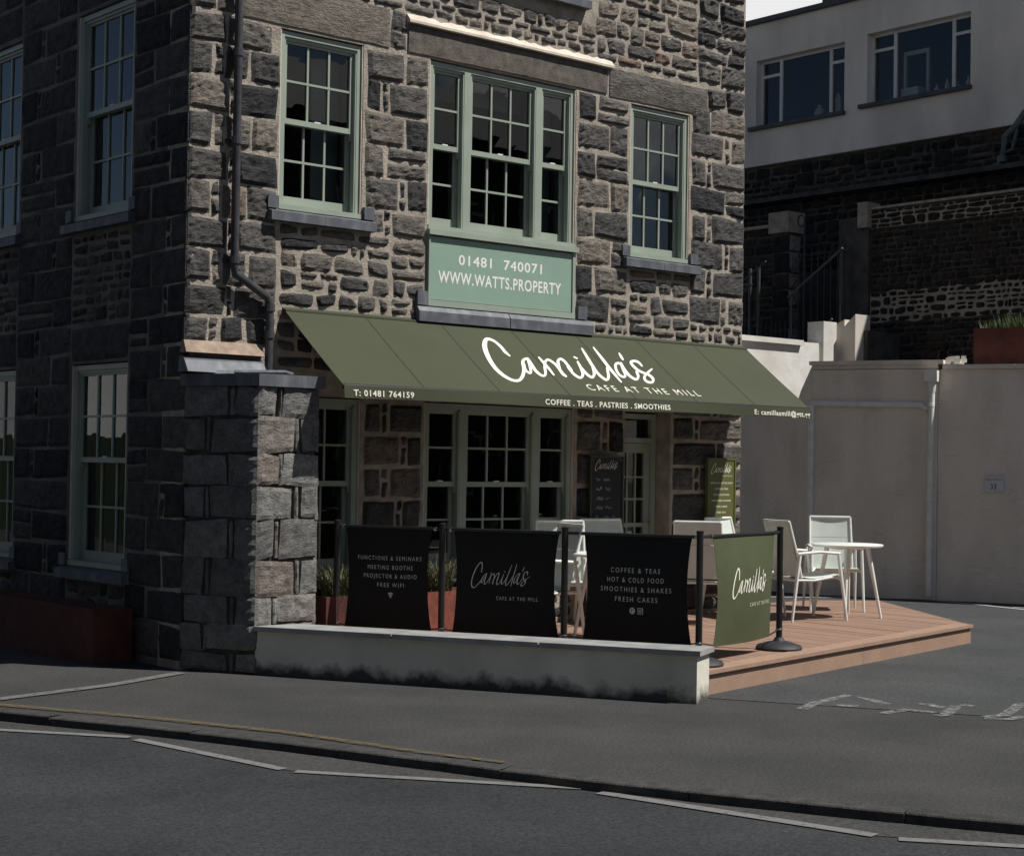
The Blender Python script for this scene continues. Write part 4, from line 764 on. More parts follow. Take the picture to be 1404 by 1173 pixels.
CAMI = [[[0.1663,0.201,0.1623,0.1977],[0.1694,0.2068,0.1578,0.1973],[0.1692,0.2152,0.1544,0.203],[0.1689,0.2236,0.1508,0.2086],[0.1688,0.2318,0.1476,0.2149],[0.1688,0.2401,0.1455,0.2225],[0.1692,0.2488,0.1452,0.2318],[0.1699,0.2582,0.1462,0.2419],[0.1703,0.2682,0.1473,0.2519],[0.1699,0.2782,0.1476,0.2613],[0.1685,0.288,0.1469,0.2709],[0.1664,0.2979,0.1457,0.2809],[0.1638,0.3072,0.1438,0.2901],[0.1605,0.3152,0.1411,0.2975],[0.1564,0.3217,0.1374,0.3032],[0.1515,0.327,0.133,0.3077],[0.1462,0.3312,0.1279,0.3107],[0.1406,0.3343,0.1226,0.3118],[0.1347,0.3362,0.1171,0.3109],[0.1277,0.3367,0.1118,0.3085],[0.1191,0.3349,0.1078,0.3056],[0.108,0.3294,0.1063,0.3037],[0.0957,0.32,0.1062,0.3027],[0.085,0.3095,0.1043,0.2998],[0.0764,0.2996,0.1005,0.2945],[0.0689,0.2904,0.0959,0.2881],[0.0619,0.2809,0.0914,0.2816],[0.055,0.2707,0.087,0.275],[0.0486,0.26,0.0825,0.2678],[0.0426,0.2489,0.0778,0.2596],[0.0371,0.2376,0.0731,0.2505],[0.0318,0.2259,0.0683,0.2407],[0.0269,0.2135,0.0635,0.2299],[0.0222,0.2003,0.0586,0.2179],[0.0176,0.1859,0.0534,0.204],[0.013,0.1704,0.048,0.1889],[0.0089,0.1545,0.0429,0.1734],[0.0056,0.1388,0.0387,0.1584],[0.003,0.1234,0.0352,0.1433],[0.0012,0.108,0.0322,0.128],[0.0001,0.0931,0.0301,0.1133],[0.0,0.0795,0.029,0.1002],[0.0011,0.0674,0.0291,0.0886],[0.0033,0.0565,0.0303,0.078],[0.0062,0.0468,0.0323,0.0683],[0.0097,0.0379,0.0347,0.0593],[0.0137,0.0298,0.0377,0.051],[0.0185,0.0226,0.0412,0.0434],[0.0236,0.0163,0.0452,0.0369],[0.0288,0.0111,0.0494,0.0315],[0.034,0.007,0.0537,0.0273],[0.0395,0.0039,0.058,0.0242],[0.0453,0.0018,0.0626,0.0223],[0.0516,0.0005,0.0677,0.0213],[0.0583,0.0,0.0734,0.0214],[0.0657,0.0004,0.0794,0.0224],[0.074,0.0021,0.0852,0.0242],[0.0835,0.0056,0.0904,0.0267],[0.0939,0.0112,0.0956,0.0302],[0.1044,0.0182,0.1017,0.035],[0.1144,0.0259,0.1085,0.0409],[0.1242,0.0341,0.1153,0.0473],[0.1338,0.043,0.1221,0.0538],[0.1433,0.0527,0.129,0.0611],[0.1525,0.0626,0.1361,0.0689],[0.1612,0.0727,0.1432,0.0773],[0.1698,0.083,0.1501,0.0859],[0.1784,0.0937,0.1568,0.0947],[0.1869,0.1051,0.1632,0.1036],[0.1951,0.1173,0.169,0.1122],[0.2025,0.1305,0.1748,0.1221],[0.2088,0.1433,0.1811,0.1338],[0.2139,0.1541,0.1879,0.1464],[0.2178,0.1613,0.1957,0.1587],[0.2201,0.1649,0.2044,0.1695],[0.2216,0.167,0.2135,0.1783],[0.2237,0.1692,0.222,0.1848],[0.2269,0.1719,0.2301,0.19],[0.2308,0.1743,0.2385,0.1944],[0.236,0.1765,0.2462,0.1972],[0.2426,0.1789,0.2529,0.1993],[0.2494,0.1816,0.2592,0.2014],[0.2602,0.1908,0.2636,0.1978]],[[0.2036,0.1504,0.2101,0.1524],[0.1935,0.1405,0.2118,0.1463],[0.1894,0.1321,0.2067,0.1374],[0.185,0.1234,0.2015,0.1286],[0.1808,0.1145,0.197,0.1205],[0.1773,0.106,0.1937,0.1135],[0.1746,0.0981,0.1915,0.1071],[0.1726,0.0907,0.1901,0.1011],[0.1715,0.084,0.1896,0.0962],[0.1715,0.0781,0.19,0.0925],[0.1731,0.0735,0.1912,0.0896],[0.176,0.0699,0.1934,0.0873],[0.1801,0.0677,0.1957,0.0863],[0.1868,0.0681,0.1957,0.0862],[0.1973,0.0745,0.192,0.0842],[0.2049,0.0822,0.1917,0.0845],[0.2106,0.0894,0.1941,0.0882],[0.216,0.097,0.1977,0.094],[0.2219,0.1059,0.2021,0.1015],[0.2282,0.1163,0.2071,0.1105],[0.2346,0.1274,0.2125,0.1207],[0.2408,0.1388,0.2181,0.1312],[0.2467,0.1506,0.2237,0.1422],[0.2523,0.1629,0.2296,0.1542],[0.2578,0.1752,0.2357,0.1666],[0.2634,0.1873,0.2419,0.179],[0.2605,0.1934,0.253,0.1904]],[[0.2536,0.1949,0.2606,0.199],[0.2457,0.1846,0.2657,0.1965],[0.2425,0.1735,0.2641,0.1862],[0.2393,0.1624,0.2626,0.1761],[0.2362,0.1512,0.2609,0.1659],[0.2333,0.1398,0.259,0.1549],[0.2303,0.1274,0.2564,0.1425],[0.2271,0.1142,0.2534,0.1296],[0.2245,0.1011,0.2508,0.1173],[0.2234,0.0893,0.2493,0.1067],[0.224,0.0791,0.249,0.0973],[0.2261,0.0702,0.2495,0.0885],[0.2291,0.0628,0.2508,0.081],[0.2327,0.0573,0.2529,0.0756],[0.2374,0.0537,0.2556,0.0727],[0.2433,0.0521,0.2589,0.0714],[0.2502,0.0525,0.2622,0.0714],[0.2584,0.0553,0.2642,0.0721],[0.2681,0.0613,0.2649,0.0727],[0.2769,0.0692,0.2668,0.075],[0.2846,0.0774,0.2703,0.0795],[0.2918,0.0864,0.2744,0.0852],[0.2989,0.0967,0.2791,0.0925],[0.3055,0.1077,0.2845,0.102],[0.3116,0.1183,0.2906,0.1128],[0.3173,0.1277,0.2971,0.1235],[0.323,0.1363,0.3035,0.1333],[0.3286,0.1448,0.31,0.1428],[0.3339,0.1524,0.317,0.1523],[0.3391,0.1591,0.3245,0.1616],[0.3448,0.1659,0.3325,0.1707],[0.3507,0.1723,0.3412,0.1795],[0.3557,0.1773,0.3503,0.1879],[0.3591,0.1801,0.3597,0.195],[0.3615,0.1816,0.3684,0.2],[0.3635,0.1825,0.3764,0.2027],[0.366,0.1827,0.383,0.2029],[0.3691,0.1815,0.3881,0.2005],[0.3727,0.1778,0.3925,0.1957],[0.3763,0.1718,0.3963,0.1889],[0.3792,0.1644,0.3995,0.181],[0.381,0.1567,0.4018,0.1726],[0.3813,0.1484,0.4029,0.1637],[0.3805,0.1392,0.4031,0.1542],[0.3791,0.1293,0.4027,0.1446],[0.3776,0.1196,0.402,0.1349],[0.3756,0.1097,0.4008,0.1248],[0.3729,0.0992,0.399,0.1145],[0.3705,0.0888,0.3973,0.1052],[0.3695,0.0796,0.3964,0.0977],[0.3708,0.0728,0.3961,0.0919],[0.3735,0.0682,0.3964,0.0867],[0.3767,0.0648,0.397,0.0814],[0.3795,0.0613,0.3975,0.0758],[0.3867,0.0623,0.393,0.0673]],[[0.3274,0.2089,0.3326,0.2125],[0.3226,0.2017,0.3373,0.212],[0.3215,0.1907,0.3381,0.2024],[0.3203,0.1798,0.339,0.1929],[0.3192,0.169,0.3398,0.1832],[0.3183,0.1581,0.3402,0.1732],[0.3177,0.1472,0.3402,0.1627],[0.3174,0.1365,0.34,0.1519],[0.317,0.1257,0.3394,0.1407],[0.3166,0.1148,0.3383,0.129],[0.3159,0.1036,0.3365,0.1168],[0.3152,0.0922,0.3341,0.1041],[0.3144,0.0806,0.3316,0.0914],[0.3136,0.069,0.3292,0.0788],[0.3181,0.0677,0.3235,0.0711]],[[0.3941,0.1213,0.3871,0.1185],[0.4043,0.1316,0.3842,0.1237],[0.4101,0.1423,0.3882,0.1336],[0.4158,0.1532,0.3922,0.1438],[0.4212,0.1631,0.3967,0.1542],[0.4259,0.1713,0.4018,0.1642],[0.43,0.1779,0.4075,0.1734],[0.4333,0.1834,0.414,0.1823],[0.4358,0.1871,0.4215,0.1911],[0.4374,0.1891,0.4304,0.1997],[0.4396,0.191,0.4399,0.2071],[0.4428,0.1931,0.4495,0.2128],[0.4457,0.1943,0.4588,0.2166],[0.4477,0.1947,0.4666,0.2173],[0.4499,0.1938,0.4715,0.2148],[0.4523,0.1911,0.4746,0.2103],[0.454,0.1867,0.4765,0.2043],[0.4549,0.1809,0.4775,0.1972],[0.4545,0.1732,0.4775,0.1884],[0.4529,0.1634,0.4765,0.1782],[0.4508,0.1527,0.4751,0.1677],[0.4488,0.1423,0.4737,0.1575],[0.4469,0.1306,0.4719,0.146],[0.4447,0.118,0.4697,0.1331],[0.4429,0.108,0.4676,0.1224],[0.466,0.1213,0.4421,0.1004],[0.4663,0.1252,0.4418,0.1088],[0.4669,0.1384,0.4429,0.1225],[0.4675,0.1515,0.444,0.1357],[0.4471,0.1476,0.4644,0.1496],[0.4428,0.1346,0.4656,0.1483],[0.4402,0.1198,0.4631,0.1339],[0.4379,0.103,0.4608,0.1177],[0.437,0.0891,0.4601,0.105],[0.4382,0.0792,0.4611,0.0965],[0.4406,0.0709,0.4632,0.0891],[0.4438,0.0642,0.466,0.0832],[0.4475,0.0592,0.4692,0.079],[0.4518,0.0558,0.4723,0.0764],[0.4573,0.054,0.4752,0.0752],[0.4648,0.0547,0.4772,0.0753],[0.475,0.0591,0.4782,0.0758],[0.486,0.0666,0.4811,0.0781],[0.497,0.076,0.486,0.083],[0.5078,0.0873,0.4916,0.0893],[0.5177,0.0998,0.4967,0.0962],[0.5257,0.1129,0.502,0.1051],[0.5325,0.1265,0.5079,0.1167],[0.5383,0.14,0.5138,0.1293],[0.5433,0.1528,0.5194,0.1417],[0.5474,0.1648,0.5244,0.1534],[0.5506,0.1764,0.5291,0.1652],[0.5533,0.1875,0.5337,0.1772],[0.5561,0.1986,0.5384,0.1894],[0.5523,0.2014,0.5461,0.1982]],[[0.531,0.1593,0.5392,0.1646],[0.5225,0.148,0.5461,0.1629],[0.5209,0.1366,0.5449,0.1517],[0.5191,0.1249,0.5437,0.1405],[0.5176,0.1135,0.5427,0.1298],[0.5169,0.1031,0.5423,0.1202],[0.5174,0.0936,0.5424,0.1112],[0.5185,0.0848,0.543,0.1027],[0.5204,0.0772,0.544,0.0954],[0.5228,0.0713,0.5457,0.09],[0.5256,0.0668,0.5478,0.0863],[0.5294,0.0636,0.5499,0.0842],[0.5355,0.0625,0.5513,0.0838],[0.5455,0.0656,0.5511,0.0837],[0.557,0.073,0.553,0.0854],[0.5682,0.0823,0.5582,0.0903],[0.579,0.0928,0.5645,0.097],[0.5891,0.1042,0.57,0.1036],[0.5976,0.1163,0.5753,0.1112],[0.6047,0.1284,0.5814,0.1211],[0.6107,0.1396,0.5876,0.1319],[0.6159,0.1494,0.5933,0.1419],[0.6204,0.1577,0.598,0.15],[0.6242,0.1651,0.6019,0.157],[0.6276,0.1719,0.6057,0.1639],[0.6311,0.1789,0.6096,0.171],[0.6285,0.1847,0.621,0.182]],[[0.6532,0.3086,0.6584,0.3115],[0.6472,0.3013,0.662,0.3097],[0.6416,0.2854,0.6594,0.2955],[0.636,0.2697,0.6569,0.2815],[0.6306,0.2539,0.6542,0.2673],[0.6253,0.2379,0.6511,0.2524],[0.6203,0.2214,0.6471,0.2364],[0.6154,0.2045,0.6427,0.2197],[0.6108,0.1876,0.6382,0.2029],[0.6065,0.1713,0.6339,0.1866],[0.6024,0.1553,0.6295,0.1704],[0.5984,0.1393,0.625,0.1542],[0.595,0.1239,0.6211,0.1392],[0.5928,0.11,0.6185,0.1259],[0.592,0.0978,0.6173,0.1144],[0.5923,0.0871,0.617,0.1041],[0.5934,0.0777,0.6176,0.0952],[0.5953,0.0696,0.619,0.0875],[0.5977,0.0623,0.621,0.0806],[0.601,0.0557,0.6236,0.0748],[0.6056,0.0507,0.6268,0.0713],[0.6136,0.0493,0.6287,0.0708],[0.627,0.0549,0.6286,0.0711],[0.6399,0.0643,0.6318,0.0742],[0.6512,0.0747,0.6376,0.0801],[0.6614,0.0856,0.6433,0.0866],[0.6705,0.0974,0.6489,0.0939],[0.6783,0.1096,0.6554,0.1036],[0.6851,0.121,0.6623,0.1146],[0.691,0.1311,0.669,0.1251],[0.6963,0.14,0.6752,0.1342],[0.7009,0.1484,0.6808,0.1426],[0.7052,0.1564,0.6863,0.1509],[0.7096,0.1645,0.692,0.1594],[0.7083,0.1701,0.7021,0.1683]],[[0.7358,0.3243,0.7405,0.3273],[0.7309,0.3178,0.7444,0.3264],[0.7268,0.2975,0.7433,0.3081],[0.7227,0.2773,0.7423,0.2898],[0.7187,0.2573,0.7412,0.2715],[0.7148,0.2377,0.7396,0.2532],[0.7111,0.2184,0.7375,0.2347],[0.7075,0.1994,0.735,0.2163],[0.7042,0.1807,0.7323,0.198],[0.7014,0.1625,0.7297,0.1801],[0.6992,0.1446,0.7273,0.1621],[0.6974,0.127,0.7248,0.1441],[0.6961,0.1103,0.7222,0.1266],[0.6951,0.0948,0.7195,0.11],[0.6945,0.0811,0.7166,0.0948],[0.6943,0.0687,0.7135,0.0805],[0.6943,0.0569,0.7104,0.0667],[0.6942,0.0448,0.7073,0.0528],[0.698,0.0439,0.7026,0.0467]],[[0.8232,0.2021,0.816,0.1949],[0.8253,0.2107,0.8049,0.19],[0.8218,0.2124,0.8007,0.1914],[0.8182,0.2145,0.797,0.193],[0.8134,0.2162,0.7939,0.1938],[0.8065,0.2158,0.7914,0.1934],[0.7983,0.2132,0.7884,0.1921],[0.7887,0.2086,0.7853,0.1905],[0.7772,0.2007,0.7835,0.1891],[0.7659,0.19,0.7813,0.187],[0.7566,0.1784,0.7762,0.1808],[0.748,0.166,0.7693,0.1712],[0.7403,0.1531,0.7626,0.1606],[0.7342,0.1407,0.7572,0.1506],[0.7296,0.1287,0.753,0.1405],[0.7263,0.1167,0.7495,0.1298],[0.7244,0.1057,0.7475,0.1201],[0.7245,0.0965,0.7472,0.1129],[0.7274,0.0897,0.7491,0.108],[0.7326,0.085,0.7531,0.1043],[0.7392,0.0824,0.7577,0.1026],[0.7477,0.0827,0.7602,0.1025],[0.7605,0.0893,0.7581,0.1016],[0.7716,0.099,0.7586,0.1023],[0.78,0.1088,0.762,0.1067],[0.7873,0.1191,0.7661,0.113],[0.7938,0.1306,0.7705,0.1214],[0.7999,0.1431,0.7752,0.1323],[0.8055,0.1557,0.7804,0.1446],[0.811,0.1676,0.786,0.157],[0.8173,0.1811,0.793,0.1711],[0.8241,0.1962,0.801,0.1867],[0.8296,0.208,0.8081,0.1998],[0.8147,0.1987,0.8291,0.2195],[0.8089,0.1985,0.8319,0.21],[0.8037,0.1864,0.8277,0.1981],[0.7973,0.1706,0.8226,0.1835],[0.7921,0.1556,0.8187,0.1701],[0.7886,0.1417,0.8157,0.1572],[0.7855,0.127,0.8127,0.143],[0.7833,0.1128,0.8105,0.1297],[0.7827,0.1006,0.8097,0.1187],[0.7841,0.0907,0.8105,0.11],[0.7872,0.0828,0.8127,0.1027],[0.7912,0.0766,0.8156,0.0968],[0.7954,0.0721,0.8188,0.0928],[0.7999,0.0691,0.8218,0.0905],[0.8057,0.0679,0.8243,0.0899],[0.8137,0.0692,0.8257,0.0901],[0.8242,0.0742,0.826,0.0902],[0.8352,0.082,0.8283,0.0921],[0.8457,0.0913,0.8333,0.0968],[0.8556,0.1015,0.8388,0.1028],[0.8644,0.1122,0.8431,0.1082],[0.8709,0.1227,0.8465,0.1138],[0.8752,0.1323,0.8501,0.1211],[0.8785,0.141,0.8539,0.1298],[0.882,0.1493,0.858,0.1386],[0.8777,0.1538,0.8693,0.1501]],[[0.9487,0.1932,0.9424,0.1891],[0.9548,0.2013,0.9368,0.1896],[0.956,0.2095,0.9363,0.1969],[0.9575,0.2182,0.9362,0.2043],[0.9584,0.2266,0.9355,0.2106],[0.9573,0.2338,0.9337,0.215],[0.9537,0.2388,0.9305,0.2179],[0.9484,0.242,0.9262,0.2199],[0.9419,0.2437,0.9212,0.2209],[0.9348,0.2441,0.916,0.2209],[0.9264,0.2432,0.91,0.2198],[0.9165,0.2406,0.9033,0.2178],[0.9049,0.2358,0.8989,0.2159],[0.8901,0.2254,0.9012,0.2177],[0.8794,0.2122,0.9034,0.2199],[0.8749,0.2026,0.902,0.2164],[0.8727,0.194,0.9004,0.2103],[0.8716,0.1855,0.8993,0.2031],[0.8714,0.1763,0.8987,0.1946],[0.8722,0.1663,0.899,0.185],[0.874,0.1565,0.9001,0.1756],[0.8769,0.148,0.9021,0.1677],[0.8813,0.1414,0.9054,0.1615],[0.887,0.1361,0.9099,0.1563],[0.8929,0.1317,0.9151,0.1517],[0.8986,0.1275,0.9204,0.1475],[0.9044,0.1239,0.9259,0.1443],[0.9103,0.121,0.9321,0.142],[0.9151,0.1182,0.9384,0.1392],[0.9184,0.1144,0.9433,0.1348],[0.9207,0.1088,0.9467,0.1284],[0.9221,0.102,0.9491,0.121],[0.9223,0.0951,0.9499,0.1126],[0.9213,0.0896,0.9482,0.1032],[0.9191,0.0852,0.9428,0.0925],[0.9158,0.0804,0.9346,0.0814],[0.9123,0.0763,0.9247,0.071],[0.9107,0.0747,0.9128,0.0612],[0.9089,0.0738,0.9007,0.0544],[0.9041,0.0721,0.8902,0.0507],[0.8987,0.0712,0.881,0.049],[0.8943,0.0713,0.8735,0.0492],[0.8906,0.0728,0.8676,0.0514],[0.8871,0.0757,0.8629,0.0554],[0.8849,0.0794,0.8599,0.0607],[0.8845,0.0834,0.8591,0.0674],[0.8855,0.0878,0.8609,0.0754],[0.8878,0.0929,0.8651,0.0848],[0.891,0.0979,0.8721,0.0956],[0.8949,0.1023,0.8828,0.1076],[0.9018,0.1081,0.8961,0.1192],[0.9128,0.1161,0.9106,0.1299],[0.926,0.125,0.9252,0.1399],[0.9392,0.134,0.9391,0.1491],[0.9518,0.1426,0.9528,0.1576],[0.9647,0.1512,0.9665,0.1655],[0.9782,0.1601,0.9799,0.173],[0.9918,0.169,0.9932,0.1805],[0.9995,0.1772,1.0,0.1812]],[[0.5471,0.2302,0.5513,0.2341],[0.5451,0.2248,0.5571,0.2361],[0.5552,0.2122,0.5706,0.2267],[0.5626,0.2147,0.568,0.2198]],[[0.8723,0.2928,0.8771,0.2953],[0.8666,0.2863,0.8801,0.2935],[0.8627,0.2785,0.8795,0.2875],[0.8586,0.2706,0.8791,0.2815],[0.8549,0.2628,0.8784,0.2755],[0.852,0.2556,0.8772,0.2694],[0.8504,0.2491,0.8751,0.2629],[0.8498,0.2432,0.8724,0.2561],[0.8496,0.2377,0.8695,0.249],[0.8492,0.2321,0.8667,0.242],[0.8536,0.2303,0.8597,0.2337]]]
LET_W = 2.1088
def script_word(fn, thick=1.0, eps=.000004):
    """the hand-written cafe name as ribbons; fn(a, b, lift) maps unit-width coordinates to space"""
    mb = MB(); cnt = 0
    for rib in CAMI:
        i = len(mb.v)
        for a, b, c, d in rib:
            mx_, my_ = (a + c) / 2, (b + d) / 2; cnt += 1
            mb.v.append(tuple(fn(mx_ + (a - mx_) * thick, my_ + (b - my_) * thick, cnt * eps))); mb.v.append(tuple(fn(mx_ + (c - mx_) * thick, my_ + (d - my_) * thick, cnt * eps)))
        for q in range(len(rib) - 1): mb.f.append((i + 2 * q, i + 2 * q + 1, i + 2 * q + 3, i + 2 * q + 2))
    return mb
mb = script_word(lambda a, b, l_: AP(2.690 + LET_W * a, .9346 - LET_W * b, .0028 + l_), .90)
obj('lettering', mb, 'cream', AW); mb = MB(); put_text(mb, 'CAFE AT THE MILL', lambda x, y: AP(x, y, .0028), 3.65, 5.11, .995, -.100, -.004); obj('lettering', mb, 'cream', AW)
for s_, x0, x1 in (('T: 01481 764159', .985, 1.585), ('COFFEE . TEAS . PASTRIES . SMOOTHIES', 3.01, 4.56), ('E: camillasmill@gtt.gg', 5.74, 6.57)):
    mb = MB(); put_text(mb, s_, lambda x, y: val((x - XL) / (XR - XL), (Zf + .004 - y) / .098) + Vector((0, -.006, 0)), x0, x1, 2.180, .048, .02); obj('lettering', mb, 'cream', AW)
# ------------------------------------------------------------------ barriers
pp = [Vector((1.196, -.425, 0)), Vector((1.62, -1.267, 0)), Vector((2.088, -2.195, 0)), Vector((2.572, -3.155, 0)), Vector((3.96, -2.755, 0))]
plab = ['black barrier post nearest the granite buttress', 'black barrier post between the first and second banners', 'black barrier post between the second and third banners', 'black barrier post where the dark banners meet the green one', 'black barrier post at the right end of the green banner']
first = None
def copy_tree(o, parent=None):
    c = o.copy(); COL.objects.link(c); mi = o.matrix_parent_inverse.copy(); c.parent = parent; c.matrix_parent_inverse = mi
    for ch in [q for q in bpy.data.objects if q.parent == o]: copy_tree(ch, c)
    return c
for i, p in enumerate(pp):
    if first is None:
        t = thing('barrier_post', plab[0], 'barrier post', (p.x, p.y, ZD), 0, 'black barrier posts')
        mb = MB(); mb.tube([(p.x, p.y, ZD + .05), (p.x, p.y, ZD + .985)], .026, 14); obj('post_tube', mb, 'black', t, smooth=True)
        mb = MB(); mb.lathe((p.x, p.y, ZD), [(.185, .0), (.19, .018), (.175, .038), (.11, .058), (.050, .072), (.031, .10)], 32); obj('base', mb, 'rubber', t, smooth=True)
        mb = MB(); mb.lathe((p.x, p.y, ZD + .985), [(.029, 0), (.029, .012), (.018, .018)], 14); obj('post_cap', mb, 'black', t)
        mb = MB(); mb.lathe((p.x, p.y, ZD + .155), [(.0265, 0), (.031, .004), (.031, .014), (.0265, .018)], 14); obj('collar', mb, 'chrome', t)
        first = t
    else: t = copy_tree(first); t.location = (p.x, p.y, ZD); t['label'] = plab[i]
def banner(i, j, s0, s1, m, label, texts, bow=.05, ztop=1.135, zbot=.325, skew=(0, 0), waist=.035):
    a, b = pp[i], pp[j]; L = (b - a).length; d = (b - a).normalized(); n = Vector((d.y, -d.x, 0))
    t = thing('banner', label, 'banner', tuple(a.lerp(b, .5) + Vector((0, 0, ZD))), 0, 'cafe barrier banners')
    def fn(s, v, lift=0.0):
        """s across 0..1, v down 0..1"""
        w = waist * math.sin(math.pi * v) ** .8
        x = L * (s0 + w / L + (s1 - s0 - 2 * w / L) * s) + skew[0] * v * (1 - s) + skew[1] * v * s
        z = ztop + (zbot - ztop) * v - .012 * math.sin(math.pi * s) * v
        off = bow * math.sin(math.pi * v) * (.35 + .65 * math.sin(math.pi * s)) * .5 + .006 * math.sin(s * 9 + v * 2) * v
        return a + d * x + Vector((0, 0, z)) + n * (off + lift)
    mb = MB(); mb.grid(lambda u, v: fn(u, 1 - v), 16, 16); mb.grid(lambda u, v: fn(1 - u, 1 - v, -.002), 16, 16); c = obj('cloth', mb, m, t, smooth=True)
    mb = MB(); mb.tube([a + d * .03 + Vector((0, 0, ztop)), b - d * .03 + Vector((0, 0, ztop))], .0135, 10); obj('top_rail', mb, 'black', t, smooth=True)
    for q in (a + d * (L * s0 - .035), a + d * (L * s1 + .02)): mb = MB(); mb.tube([q + Vector((0, 0, ztop)), q + d * .018 + Vector((0, 0, ztop))], .017, 10); obj('rail_collar', mb, 'chrome', t)
    for q, w in ((a, 1), (b, -1)):
        e_ = fn(0 if w > 0 else 1, 1); mb = MB(); mb.tube([q + Vector((0, 0, .345)), e_ + Vector((0, 0, .012))], .006, 6); obj('bottom_cord', mb, 'black', t)
    return t, c, fn, (L * (s1 - s0), ztop - zbot)
def blines(fn, lines, cloth):
    for s_, x0, x1, v, h in lines: mb = MB(); put_text(mb, s_, lambda x, y: fn(x, y, .0025), x0, x1, v + h / 2, -h, -.002); obj('lettering', mb, 'grey_letter', cloth)
    return MB()
bt, c1, f1, _ = banner(0, 1, .085, .905, 'banner_black', 'dark barrier banner reading FUNCTIONS & SEMINARS, nearest the buttress', None)
mb = blines(f1, [('FUNCTIONS & SEMINARS', .13, .92, .30, .042), ('MEETING BOOTHS', .255, .82, .39, .042), ('PROJECTOR & AUDIO', .205, .875, .475, .042), ('FREE WIFI', .38, .72, .56, .042)], c1)
for q, r_ in enumerate((.052, .036, .020)):      # wifi fan
    n_ = 8; i0 = len(mb.v)
    for kk in range(n_ + 1):
        an_ = math.radians(50 + 80 * kk / n_)
        for rr in (r_, r_ - .010): mb.v.append(tuple(f1(.55 + math.cos(an_) * rr, .685 - math.sin(an_) * rr, .0025)))
    for kk in range(n_): mb.f.append((i0 + 2 * kk, i0 + 2 * kk + 1, i0 + 2 * kk + 3, i0 + 2 * kk + 2))
mb.poly([f1(.54, .675, .0025), f1(.55, .69, .0025), f1(.56, .675, .0025), f1(.55, .665, .0025)])
obj('wifi_symbol', mb, 'grey_letter', c1)
bt, c2, f2, _ = banner(1, 2, .095, .955, 'banner_black', 'dark barrier banner with only the script cafe name, middle of the three', None)
mb = script_word(lambda a, b, l_: f2(.155 + .60 * a + .13 * (b - .1), .56 - .60 * b * 1.30, .0025 + l_ * .3), .55); obj('lettering', mb, 'grey_letter', c2); mb = MB(); put_text(mb, 'CAFE AT THE MILL', lambda x, y: f2(x, y, .0025), .42, .84, .655, -.036, -.001); obj('lettering', mb, 'grey_letter', c2)
bt, c3, f3, _ = banner(2, 3, .145, .945, 'banner_black', 'dark barrier banner reading COFFEE & TEAS, rightmost of the three', None)
mb = blines(f3, [('COFFEE & TEAS', .245, .735, .325, .046), ('HOT & COLD FOOD', .21, .775, .412, .046), ('SMOOTHIES & SHAKES', .145, .85, .50, .046), ('FRESH CAKES', .29, .715, .59, .046)], c3)
def disc(mb, fn, cx, cy, rx, ry, n_=16, hole=0.0):
    i0 = len(mb.v)
    for kk in range(n_):
        an_ = 2 * math.pi * kk / n_; mb.v.append(tuple(fn(cx + math.cos(an_) * rx, cy + math.sin(an_) * ry, .0025))); mb.v.append(tuple(fn(cx + math.cos(an_) * rx * hole, cy + math.sin(an_) * ry * hole, .0025)))
    for kk in range(n_): a_ = i0 + 2 * kk; b_ = i0 + 2 * ((kk + 1) % n_); mb.f.append((a_, a_ + 1, b_ + 1, b_))
disc(mb, f3, .465, .695, .028, .030, hole=.55); mb.quad(f3(.462, .725, .0026), f3(.474, .725, .0026), f3(.474, .685, .0026), f3(.462, .685, .0026)); mb.quad(f3(.455, .702, .0027), f3(.482, .702, .0027), f3(.482, .694, .0027), f3(.455, .694, .0027))
disc(mb, f3, .545, .695, .012, .014, hole=.5); disc(mb, f3, .562, .68, .003, .004)
for (x0, x1, y0, y1) in ((.518, .524, .667, .723), (.566, .572, .667, .723), (.524, .566, .667, .673), (.524, .566, .717, .723)): mb.quad(f3(x0, y1, .0025), f3(x1, y1, .0025), f3(x1, y0, .0025), f3(x0, y0, .0025))
obj('social_symbols', mb, 'grey_letter', c3)
bt, c4, f4, _ = banner(3, 4, .145, .925, 'banner_green', 'sunlit olive green barrier banner with the script cafe name beside the deck edge', None, skew=(.02, -.06), waist=.05, bow=.09, zbot=.30)
mb = script_word(lambda a, b, l_: f4(.225 + .62 * a + .12 * (b - .1), .585 - .62 * b * 1.38, .0025 + l_ * .3), .9); obj('lettering', mb, 'cream', c4); mb = MB(); put_text(mb, 'CAFE AT THE MILL', lambda x, y: f4(x, y, .0025), .54, .95, .665, -.036, -.001); obj('lettering', mb, 'cream', c4)
